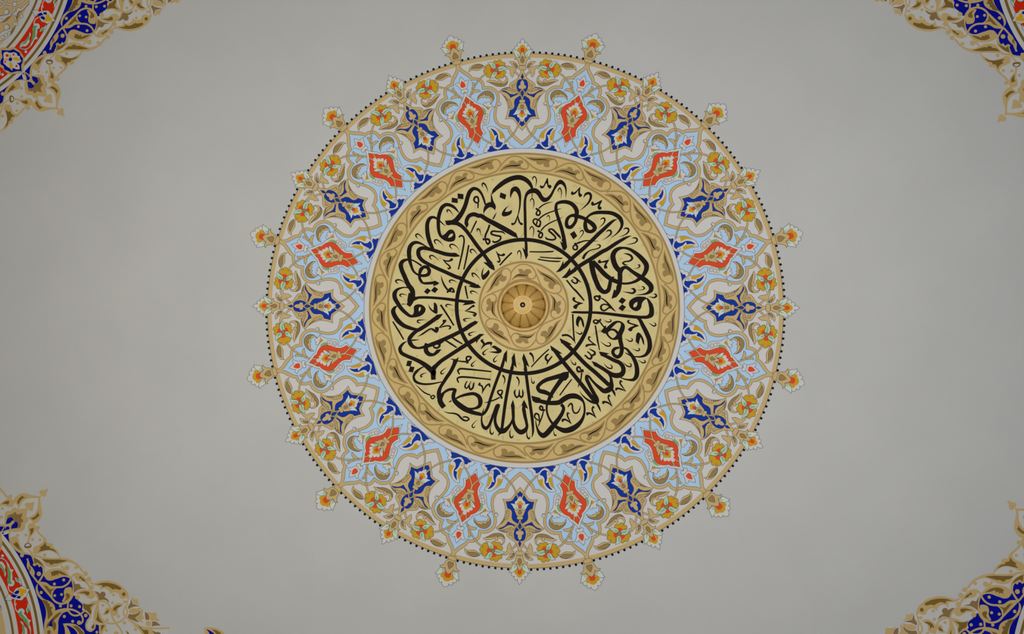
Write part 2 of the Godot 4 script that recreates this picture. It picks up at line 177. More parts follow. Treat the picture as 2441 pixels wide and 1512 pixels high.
	["stroke", 1, "s black 685,-176,13 694,-234,16 708,-323,16 726,-411,8"],
	["sign", 1, "s black 646,-291,4 628,-285,15 622,-302,15 644,-329,12 670,-349,12 697,-365,4;s black 697,-365,4 666,-358,15 635,-358,16 604,-367,22 600,-380,13"],
	["sign", 1, "s black 584,-460,18 595,-463,15 617,-485,17 640,-491,20 653,-471,18 640,-449,13 611,-423,13;s black 640,-467,16 657,-458,18 679,-449,21 679,-427,18 657,-413,14 628,-396,6"],
	["letter", 1, "f black 348,-297* 386,-315 431,-337 466,-357* 437,-364* 444,-379 418,-388 386,-357 364,-344*;s black 395,-344,36 431,-375,38 480,-423,38 529,-476,38 595,-543,38 689,-622,38 763,-690,38 816,-738,38"],
	["letter", 1, "f black 260,-365* 302,-393 342,-420 378,-447* 344,-444* 356,-469 324,-464 302,-438 271,-411*;s black 302,-416,31 333,-455,38 373,-509,38 427,-575,38 489,-650,38 543,-716,38 609,-799,40 675,-878,38 692,-892,36"],
	["vowel_mark", 1, "s black 449,-488,1 462,-521,7 480,-543,12 498,-548,13 502,-532,10 493,-521,3"],
	["vowel_mark", 1, "s black 578,-607,18 551,-609,18 525,-612,20 513,-592,18 522,-570,20 540,-574,18 547,-596,16;f black 547,-592* 571,-587* 582,-616* 551,-618*;s black 558,-618,13 554,-663,13 545,-707,13 529,-743,11 523,-767,1"],
	["stroke", 1, "s black 66,-439,22 84,-453,22 99,-479,15 104,-528,6;s black 249,-403,12 195,-452,13 142,-506,13 82,-573,11"],
	["sign", 1, "s black 251,-452,6 235,-454,15 218,-479,20 222,-501,20 240,-514,18;s black 280,-469,12 258,-496,15 236,-527,16 229,-550,4"],
	["vowel_mark", 1, "s black 82,-655,1 85,-689,6 92,-720,12 105,-726,13 112,-713,9 103,-700,2"],
	["letter", 1, "s black 418,-642,49 356,-655,45 285,-674,40 218,-696,38 170,-728,34 145,-764,34 161,-795,38 206,-807,43 250,-825,36 281,-847,18 290,-862,4;s black 409,-650,49 370,-686,45 330,-740,40 294,-793,38 268,-838,36 250,-882,34 237,-914,27;f black 438,-611* 436,-666* 401,-699 356,-673 365,-629;f black 83,-842* 126,-853 175,-865* 157,-881* 170,-905 130,-910 97,-893*;s black 117,-873,31 166,-892,38 233,-907,40 304,-909,43 348,-902,45 397,-868,49 445,-845,49 499,-843,49 543,-862,36 574,-897,20 585,-946,18 583,-1003,20 561,-1065,31 517,-1118,45 459,-1154,54 398,-1166,49 344,-1147,36 304,-1121,27 273,-1086,22 246,-1038,19 231,-985,19 231,-936,20 241,-896,27 264,-860,27;s black 366,-921,31 388,-952,29 379,-996,34 348,-1050,38 309,-1103,45 269,-1152,49 229,-1197,49 198,-1215,49 167,-1197,36 145,-1158,20 131,-1110,11 127,-1070,6"],
	["stroke", 1, "s black 465,-685,12 419,-744,13 352,-837,12"],
	["vowel_mark", 1, "s black 209,-976,18 189,-978,16 173,-974,18 164,-957,17 175,-939,16 191,-950,16 191,-972,15;f black 193,-965* 215,-969* 215,-987* 193,-987*;s black 200,-985,11 189,-1029,13 171,-1078,13 154,-1123,9 148,-1136,1;s black 162,-1091,13 160,-1052,13 149,-1016,16 126,-1012,18 115,-1039,15 127,-1057,13 153,-1074,13"],
	["sign", 1, "s black 430,-947,9 439,-929,13 459,-912,16 470,-929,16 474,-969,15 490,-1000,15 517,-999,15 539,-968,12 550,-928,1"],
	["sign", 1, "s black 450,-1011,4 428,-1002,16 424,-1022,16 442,-1066,12 464,-1106,3;s black 464,-1106,3 428,-1075,15 397,-1062,18 380,-1071,25 382,-1087,9"],
	["vowel_mark", 1, "s black 294,-1154,1 298,-1187,7 305,-1211,13 318,-1213,11 317,-1198,3"],
	["vowel_mark", 1, "s black 52,-1150,1 43,-1190,7 50,-1234,15 65,-1247,15 76,-1221,2"],
	["sign", 1, "s black 941,-708,4 924,-697,18 917,-715,16 935,-746,13 972,-794,3;s black 972,-794,3 935,-777,15 904,-768,18 882,-771,22 880,-788,13"],
	["sign", 1, "s black 829,-846,4 814,-833,18 807,-853,16 820,-888,13 844,-937,3;s black 844,-937,3 807,-904,16 781,-895,18 761,-898,25 761,-915,13"],
	["sign", 1, "s black 681,-956,4 666,-943,18 657,-965,16 670,-1000,13 695,-1047,3;s black 695,-1047,3 657,-1013,16 631,-1003,18 611,-1005,25 613,-1023,13"],
	["letter", 1, "f black -147,-413* -147,-484 -151,-540* -165,-513* -189,-587 -212,-574* -192,-511 -177,-449*;s black -196,-569,25 -218,-632,28 -262,-753,28 -306,-886,27 -328,-959,27 -354,-1004,27 -385,-1026,27 -407,-1020,34 -456,-1010,37 -537,-977,52 -592,-942,52 -637,-903,45 -655,-867,36 -651,-827,36 -640,-796,31 -660,-789,25 -705,-796,25 -746,-823,22 -764,-846,36 -783,-886,49 -772,-922,49 -742,-961,47;s black -633,-878,16 -583,-853,22 -516,-835,29 -458,-830,31 -413,-856,38 -397,-900,43 -408,-945,34 -448,-967,22 -493,-972,20 -538,-964,18;s black -673,-898,13 -686,-905,11 -701,-914,3"],
	["letter", 1, "f black -607,-482* -618,-527 -627,-545 -663,-541 -654,-505 -632,-503*;s black -638,-523,38 -658,-572,36 -689,-631,34 -720,-676,34 -751,-725,31 -778,-770,31 -793,-819,40 -788,-877,47"],
	["vowel_mark", 1, "s black -523,-544,22 -526,-522,21 -535,-495,17 -528,-480,16 -501,-479,18 -488,-486,16 -501,-504,15 -519,-522,16;s black -532,-527,16 -577,-525,14 -613,-520,12 -659,-507,12 -691,-500,2"],
	["vowel_mark", 1, "s black -434,-510,1 -460,-528,7 -485,-553,13 -483,-569,13 -467,-566,8 -456,-555,2"],
	["vowel_mark", 1, "s black -714,-581,1 -748,-600,7 -777,-631,13 -770,-645,13 -752,-640,7 -741,-633,2"],
	["stroke", 1, "s black -294,-619,13 -406,-608,15 -518,-598,18 -595,-596,18 -615,-612,16 -606,-634,15 -597,-648,9"],
	["stroke", 1, "s black -300,-694,13 -405,-684,15 -518,-674,18 -594,-674,18 -619,-688,16 -612,-715,15 -603,-727,9"],
	["sign", 1, "s black -524,-710,9 -540,-737,13 -544,-768,16 -530,-779,13 -508,-750,11 -488,-714,6;s black -503,-750,15 -503,-776,16 -490,-790,18 -470,-772,18 -463,-740,16 -457,-720,6"],
	["sign", 1, "s black -400,-726,18 -411,-744,18 -387,-753,15 -375,-784,15 -383,-829,4;s black -310,-766,13 -315,-739,18 -337,-748,15 -360,-780,13 -383,-829,3"],
	["vowel_mark", 1, "s black -1022,-743,2 -981,-781,9 -935,-821,13 -899,-838,13 -876,-845,13;s black -872,-849,12 -865,-876,12 -849,-880,13 -833,-858,12 -849,-849,12 -872,-865,9"],
	["vowel_mark", 1, "s black -748,-997,2 -708,-1012,10 -645,-1018,15 -609,-1031,18 -582,-1058,20 -554,-1080,18 -523,-1084,15 -505,-1070,15 -514,-1057,15 -541,-1048,14 -564,-1053,12"],
	["letter", 1, "f black -76,-439* -67,-510 -55,-584* -82,-557* -88,-600 -118,-600* -102,-528 -104,-486*;s black -98,-573,30 -113,-644,30 -137,-774,30 -160,-907,30 -179,-1051,30 -192,-1153,27 -203,-1193,27 -214,-1202,18 -227,-1226,2"],
	["letter", 1, "f black 11,-443* 41,-510 65,-575* 36,-554* 43,-612 17,-612* 9,-541 -5,-492*;s black 25,-581,29 37,-661,29 55,-794,29 74,-927,29 92,-1048,29 99,-1114,25 102,-1180,20 95,-1220,9 87,-1238,2"],
	["vowel_mark", 1, "s black -189,-652,18 -173,-672,16 -166,-698,11 -173,-725,7 -181,-746,1"],
	["vowel_mark", 1, "s black -57,-666,16 -39,-688,15 -32,-715,11 -36,-742,6 -43,-762,1"],
	["sign", 1, "f black -298,-385* -272,-372 -225,-395 -199,-414 -202,-434 -232,-447 -265,-444 -327,-431* -278,-428 -245,-424 -252,-414 -278,-395"],
	["sign", 1, "s black -375,-313,7 -388,-326,26 -368,-356,20 -397,-409,3;s black -397,-409,3 -358,-362,20 -325,-349,26 -298,-349,20 -305,-375,7"],
	["vowel_mark", 1, "s black -321,-398,2 -357,-422,9 -377,-445,16 -367,-461,13 -347,-451,3"],
	["vowel_mark", 1, "s black -226,-453,1 -255,-480,7 -275,-507,13 -270,-525,13 -255,-523,9 -241,-507,2"],
	["vowel_mark", 1, "s black -194,-874,18 -203,-850,20 -230,-823,16 -233,-806,16 -208,-794,13 -190,-799,13 -192,-819,16 -208,-845,18;s black -214,-861,13 -248,-879,14 -288,-895,13 -324,-907,12 -362,-914,2"],
	["sign", 1, "s black -65,-786,6 -75,-809,18 -67,-844,16 -53,-860,16 -34,-844,16 -29,-813,15 -29,-782,4;s black -29,-839,18 -11,-859,16 4,-843,16 4,-812,16 0,-781,4"],
	["letter", 1, "s black -363,-959,2 -372,-995,11 -383,-1044,13 -383,-1097,18 -366,-1141,31 -344,-1154,34 -317,-1132,27 -291,-1074,27 -265,-1003,27 -238,-940,31 -221,-927,18;s black -216,-927,13 -225,-949,25 -240,-994,22 -255,-1051,25 -255,-1100,29 -232,-1153,36 -201,-1179,47 -170,-1174,47 -134,-1143,31 -108,-1107,22 -86,-1063,27 -86,-1005,30 -89,-948,32;f black -89,-881* -75,-930 -72,-956 -105,-957 -109,-934*;s black -86,-1063,27 -77,-1116,31 -50,-1164,38 -14,-1186,47 22,-1172,43 44,-1137,27 39,-1092,27 25,-1035,32 14,-973,35;f black 16,-882* 38,-924 56,-970* 29,-955* 27,-982 -2,-982 -1,-942 -7,-929*"],
	["vowel_mark", 1, "s black -286,-1114,1 -302,-1154,8 -299,-1198,16 -286,-1209,13 -274,-1198,11 -270,-1182,2"],
	["vowel_mark", 1, "s black -103,-1149,1 -116,-1187,8 -111,-1231,16 -98,-1240,13 -87,-1227,10 -83,-1213,2"],
	["vowel_mark", 1, "s black -426,-1075,2 -457,-1105,7 -475,-1136,11 -461,-1151,11 -441,-1130,3"],
	["letter", 1, "s black -442,-149,34 -498,-182,41 -544,-214,40 -594,-241,36 -684,-286,38 -774,-327,38 -864,-364,40 -945,-391,27 -1000,-400,20 -1045,-387,34 -1073,-356,43 -1082,-315,40 -1056,-275,38 -1015,-238,34 -975,-216,38 -912,-175,38 -844,-125,40 -799,-89,31;f black -824,-82* -761,-71* -794,-116 -821,-134 -844,-107;s black -1060,-326,16 -1023,-324,12 -987,-320,2;f black -462,-139* -422,-146* -442,-165 -485,-185 -505,-179 -472,-159"],
	["letter", 1, "f black -408,-261* -362,-264* -411,-303 -440,-356* -444,-330 -470,-317 -438,-281*;s black -411,-287,34 -437,-304,40 -497,-340,41 -615,-416,36 -705,-475,36 -772,-520,36 -817,-561,38 -848,-597,49 -852,-642,49 -847,-618,52 -849,-663,47 -847,-701,43;s black -1105,-336,4 -1145,-361,22 -1172,-406,34 -1158,-446,36 -1112,-473,34 -1035,-504,36 -962,-539,40 -898,-584,49 -861,-619,49"],
	["letter", 1, "s black -914,-355,36 -923,-391,43 -918,-431,45 -890,-458,40 -850,-462,27 -818,-440,31 -796,-422,27 -775,-413,2;f black -823,-417* -773,-412* -804,-449 -831,-462 -854,-462 -836,-435"],
	["sign", 1, "s black -792,-350,20 -792,-381,20 -819,-399,18 -846,-390,16 -846,-368,16 -819,-359,15 -796,-368,12;s black -796,-359,13 -774,-350,11 -754,-340,2"],
	["stroke", 1, "s black -736,-325,14 -683,-358,18 -627,-394,13"],
	["stroke", 1, "s black -682,-291,14 -630,-326,18 -573,-359,12"],
	["stroke", 1, "s black -786,14,18 -721,-82,17 -657,-183,15"],
	["stroke", 1, "s black -1245,-148,13 -1183,-244,16 -1137,-320,13"],
	["sign", 1, "s black -1005,-293,2 -956,-265,16 -911,-233,16 -875,-215,13 -852,-220,13;f black -879,-215* -852,-213 -834,-224* -841,-201* -807,-199 -800,-215 -807,-242 -820,-255 -836,-251 -866,-229;s black -798,-206,9 -771,-179,15 -749,-156,16;f black -763,-129* -729,-127* -733,-151 -753,-161 -765,-147;s black -793,-207,4 -753,-192,13 -712,-187,13 -690,-196,16 -694,-212,16 -707,-219,7"],
	["vowel_mark", 1, "s black -921,-131,1 -971,-132,9 -1003,-137,15 -1007,-150,13 -993,-159,11 -975,-162,2"],
	["dot", 1, "f black -1098,-520* -1053,-524* -1068,-576* -1112,-571*"],
	["dot", 1, "f black -1072,-574* -1029,-582* -1044,-632* -1088,-626*"],
	["letter", 1, "s black -939,-575,9 -979,-598,16 -1015,-629,27 -1037,-672,22 -1019,-717,26 -960,-740,20 -878,-741,18 -766,-720,9"],
	["vowel_mark", 1, "s black -911,-633,2 -951,-647,11 -969,-660,13 -965,-674,13 -947,-665,3"],
	["letter", 1, "s black -973,388,18 -1024,422,15 -1069,444,14 -1115,447,22 -1156,431,36 -1174,399,43 -1164,349,43 -1136,285,43 -1098,204,45 -1060,149,49 -1059,81,49 -1077,36,49 -1097,4,43;s black -1163,18,7 -1145,20,7 -1122,19,6;s black -1045,68,31 -1004,81,25 -927,84,25 -814,78,25 -723,69,27 -659,60,29 -561,47,27 -507,43,27;f black -571,58* -480,58* -446,32* -507,18 -577,9* -555,30*;f black -1096,126* -1041,127* -1030,91* -986,84 -1004,68 -1040,50 -1067,18* -1104,36"],
	["letter", 1, "s black -1097,176,11 -1133,180,11 -1169,174,16 -1206,158,27 -1230,122,43 -1228,81,43 -1204,36,40 -1167,-19,38 -1121,-64,34 -1075,-95,27 -1039,-95,27;f black -1044,-9 -1031,9 -1004,18 -967,14 -935,-13 -930,-40 -953,-77 -993,-99 -1038,-108 -1075,-106 -1093,-95 -1061,-93* -1044,-63 -1042,-36;f gold -978,-9* -976,-31 -994,-54* -996,-27 -990,-11;s black -1204,2,7 -1226,-14,27 -1242,-46,43 -1230,-87,45 -1193,-141,45 -1138,-186,40 -1083,-208,36 -1028,-221,27 -983,-223,18"],
	["vowel_mark", 1, "s black -1122,210,1 -1161,244,9 -1198,253,15 -1221,244,15 -1216,230,13 -1191,212,2"],
	["vowel_mark", 1, "s black -1102,103,1 -1137,113,8 -1169,115,13 -1180,104,13 -1173,95,10 -1157,89,2"],
	["sign", 1, "f black -908,28* -890,-4 -867,-31 -853,-40* -851,14 -854,34* -836,32 -822,14 -815,-31 -817,-67 -830,-72 -857,-58 -890,-27"],
	["vowel_mark", 1, "s black -663,4,1 -691,15,8 -722,17,13 -735,8,13 -731,-3,10 -715,-8,2"],
	["vowel_mark", 1, "s black -624,223,1 -654,243,8 -686,252,13 -704,243,13 -701,232,11 -683,224,2"],
	["sign", 1, "s black -784,299,2 -775,254,12 -751,200,18 -719,155,18;f black -733,136* -719,155 -706,173 -683,182 -665,173 -651,146 -653,130 -678,132 -705,137 -719,125*;f gold -685,148 -674,161 -672,150 -683,142"],
	["dot", 1, "f black -915,174* -880,150* -914,114* -948,138*"],
	["dot", 1, "f black -847,188* -810,163* -841,126* -880,150*"],
	["letter", 1, "f black -840,245* -799,222* -824,204 -862,193* -856,213 -861,238;s black -842,227,27 -883,222,27 -924,220,25 -956,222,20 -979,245,27 -991,272,27 -991,308,27 -980,349,36 -953,376,31 -917,372,34 -898,340,34 -907,308,34 -939,294,29 -975,294,27 -1002,303,22;s black -998,299,21 -1025,312,18 -1053,340,22 -1072,385,27 -1086,431,34 -1093,472,40 -1096,526,43 -1085,576,40 -1053,608,34 -1017,613,27 -975,599,18 -943,581,12 -907,563,7"],
	["letter", 1, "f black -642,510* -599,479* -642,474 -674,476 -674,513;s black -638,493,36 -688,494,38 -742,501,38 -811,522,36 -879,544,34 -925,554,34 -970,558,36 -1002,540,40 -1006,504,40 -992,467,38 -960,435,36 -914,408,34 -832,367,34 -740,327,35 -649,286,36 -581,261,36 -572,252,31 -509,225,31 -454,203,31;f black -473,212* -427,210* -399,178* -445,174 -495,183 -520,193* -495,205"],
	["letter", 1, "s black -748,772,4 -775,795,11 -803,822,13 -831,843,20 -867,857,25 -899,845,34 -921,800,38 -923,740,40 -915,681,43 -897,617,40 -869,558,31 -859,536,22"],
	["letter", 1, "s black -619,899,7 -640,927,18 -668,954,27 -704,973,31 -745,977,34 -782,950,38 -804,900,36 -815,845,35 -816,786,34 -811,731,31 -797,686,27 -774,658,27;f black -779,676* -747,699 -725,724 -697,738 -670,729 -652,695 -649,658 -660,631 -687,620 -728,622 -769,640 -792,667;f gold -683,699 -672,692 -679,676 -701,660 -722,658* -702,690"],
	["vowel_mark", 1, "s black -669,863,1 -690,900,7 -713,925,13 -731,927,13 -733,911,12 -722,900,2"],
	["vowel_mark", 1, "s black -760,574,1 -792,613,8 -828,638,13 -851,633,14 -849,615,12 -830,592,2"],
	["vowel_mark", 1, "s black -607,533,1 -641,576,8 -678,595,14 -701,588,15 -700,570,12 -677,547,2"],
	["vowel_mark", 1, "s black -430,486,1 -457,524,8 -484,547,13 -505,538,14 -502,520,12 -486,504,2"],
	["vowel_mark", 1, "s black -945,635,1 -981,672,8 -1013,695,13 -1031,688,14 -1029,670,12 -1010,651,2"],
	["vowel_mark", 1, "s black -797,427,1 -837,467,8 -874,488,13 -894,481,15 -892,463,12 -870,443,2"],
	["sign", 1, "s black -771,451,3 -742,435,13 -705,435,15 -683,449,27 -676,458,13;s black -771,451,3 -741,417,12 -705,386,15 -698,367,18 -714,361,16 -725,370,4"],
	["stroke", 1, "s black -617,662,15 -599,678,18 -576,671,15 -566,635,16 -579,535,16 -601,431,16 -619,352,13"],
	["stroke", 1, "s black -521,587,15 -542,467,16 -566,352,13"],
	["letter", 1, "s black -744,802,36 -703,804,38 -657,817,49 -621,854,49 -585,908,43 -554,981,40 -537,1045,40 -514,1104,40 -478,1132,34 -437,1122,27 -405,1086,22 -382,1035,20 -364,976,16;f black -752,822* -703,827 -648,826 -621,808 -639,781 -684,783 -725,777* -739,790;s black -639,799,40 -593,772,36 -547,726,35 -502,667,35 -447,590,36 -387,513,35 -339,447,34 -302,402,36;f black -330,447* -278,393* -268,342* -311,361 -348,393 -382,424* -343,420* -357,438"],
	["dot", 1, "f black -633,1086* -576,1079* -577,1029* -631,1036*"],
	["dot", 1, "f black -688,1046* -631,1036* -631,992* -690,1000*"],
	["vowel_mark", 1, "s black -430,994,18 -459,999,16 -475,1022,18 -464,1049,20 -441,1052,18 -432,1031,16 -430,999,16;s black -434,990,16 -436,942,10"],
	["letter", 1, "s black -553,785,22 -544,826,36 -521,867,38 -476,884,40 -426,869,40 -408,870,40 -349,833,43 -272,792,47 -181,742,49 -109,701,47 -73,679,36;f black -109,720* -68,704* -48,652* -82,665 -118,683;f black -565,799* -553,810* -535,817 -525,781 -545,751*"],
	["letter", 1, "s black -303,1075,4 -283,1111,31 -229,1161,43 -171,1202,47 -103,1231,47 -35,1238,47 24,1214,43 60,1178,36 83,1137,22 89,1132,13;f black -313,1097* -303,1065 -287,1011 -264,961 -271,920* -291,942 -318,952 -350,934 -372,906 -377,884 -363,861 -349,843* -377,879 -384,915 -375,956 -355,988 -328,1000 -312,1002*"],
	["vowel_mark", 1, "s black -255,904,2 -273,870,12 -290,838,13;s black -322,783,18 -339,733,18 -359,688,18 -366,656,18;s black -388,642,22 -361,644,22 -329,640,21 -320,617,18 -338,597,18 -354,617,16 -361,640,16"],
	["dot", 1, "f black -220,1095* -164,1072* -176,1025* -229,1047*"],
	["letter", 1, "s black -124,1037,2 -120,1074,18 -102,1119,40 -75,1128,49 -53,1110,43 -36,1064,27 -32,1010,18 -36,946,14 -45,901,11 -51,869,6;s black -53,878,4 -65,837,13 -82,797,15 -105,788,22 -109,801,9;s black -53,878,4 -46,833,15 -33,801,15 -15,790,27 -6,794,13"],
	["sign", 1, "f black -133,969* -160,942 -178,908* -146,908 -110,926* -112,896 -137,874 -191,863 -207,879 -196,915 -169,947"],
	["vowel_mark", 1, "s black -338,1088,1 -352,1139,9 -370,1173,14 -388,1185,15 -397,1171,13 -391,1141,2"],
	["vowel_mark", 1, "s black -405,674,1 -412,715,7 -425,740,13 -439,743,13 -441,729,10 -440,713,2"],
	["stroke", 1, "s black -447,822,13 -473,770,15 -502,704,11"],
	["sign", 1, "s black -172,688,4 -195,711,15 -244,717,16 -299,718,18 -307,697,18 -262,679,18 -217,668,18 -217,647,18 -239,625,18 -280,615,18 -293,629,13"],
	["sign", 1, "s black -261,533,3 -240,501,15 -208,488,15 -186,495,27 -177,504,18;s black -261,533,3 -235,479,15 -222,438,15 -233,425,18 -251,434,6"],
	["stroke", 1, "s black -108,515,15 -159,465,16 -223,393,13"],
	["sign", 1, "f black -370,379* -381,339 -385,298* -356,320 -329,353* -318,325 -338,284 -374,254 -387,257 -399,298 -392,339"],
	["vowel_mark", 1, "s black -400,245,1 -432,286,8 -464,314,13 -485,316,15 -482,293,12 -466,274,2"],
	["stroke", 1, "s black -551,196,16 -540,131,16 -526,72,11"],
	["vowel_mark", 1, "s black -422,116,1 -454,138,8 -481,146,13 -499,142,13 -497,128,10 -479,117,2"],
	["sign", 1, "s black -554,-45,3 -516,-27,15 -489,-5,16 -471,5,27 -475,14,13;s black -554,-45,3 -506,-52,13 -461,-63,16 -449,-73,21 -462,-89,20 -476,-76,7"],
	["vowel_mark", 1, "s black -482,-116,2 -532,-116,9 -562,-126,15 -555,-139,12 -532,-142,3"],
	["vowel_mark", 1, "s black -441,-238,2 -484,-248,9 -514,-264,16 -501,-278,12 -481,-274,3"],
]
const FRINGE_GROUND := [
	["white_ground", 1, "f white3 71,1617* -15,1637 -58,1711 -126,1797 -114,1856 -98,1919 -113,1957 -106,2062 -13,2154 -2,2257 24,2180 18,2144 118,2068 157,2023 164,1958 216,1952 219,1919 316,1913 386,1908 437,1932 540,1921 580,1900 658,1970 736,1992 826,1992 871,2003 874,1983 928,1992 934,1963 973,1986 1028,2075 1091,2134 1087,2133 1162,2170 1237,2174 1296,2162 1329,2131 1323,2158 1344,2180 1392,2188 1419,2174 1451,2176 1474,2179 1503,2159 1521,2171 1535,2201 1600,2248 1684,2206 1720,2197 1672,2117 1724,2168 1787,2229* 1947,2080* 1713,1682* 1025,1173* 819,1314 528,1486 315,1562"],
	["blue_ground", 1, "f blue2 71,1617* -12,1640* 0,1682 32,1706 103,1650 169,1635 272,1660 329,1702 389,1700 412,1685 517,1717* 559,1684 593,1671 638,1671 688,1731 729,1811 774,1840 816,1837 870,1810 919,1754* 943,1773* 997,1765 1054,1765 1087,1729 1126,1752 1165,1751 1218,1667 1213,1661 1251,1637 1293,1650 1303,1704 1270,1739* 1299,1759* 1369,1702 1433,1627* 1025,1173* 758,1369 528,1486 315,1562;f blue2 -34,1713* -7,1741* 21,1716* -4,1674*"],
]
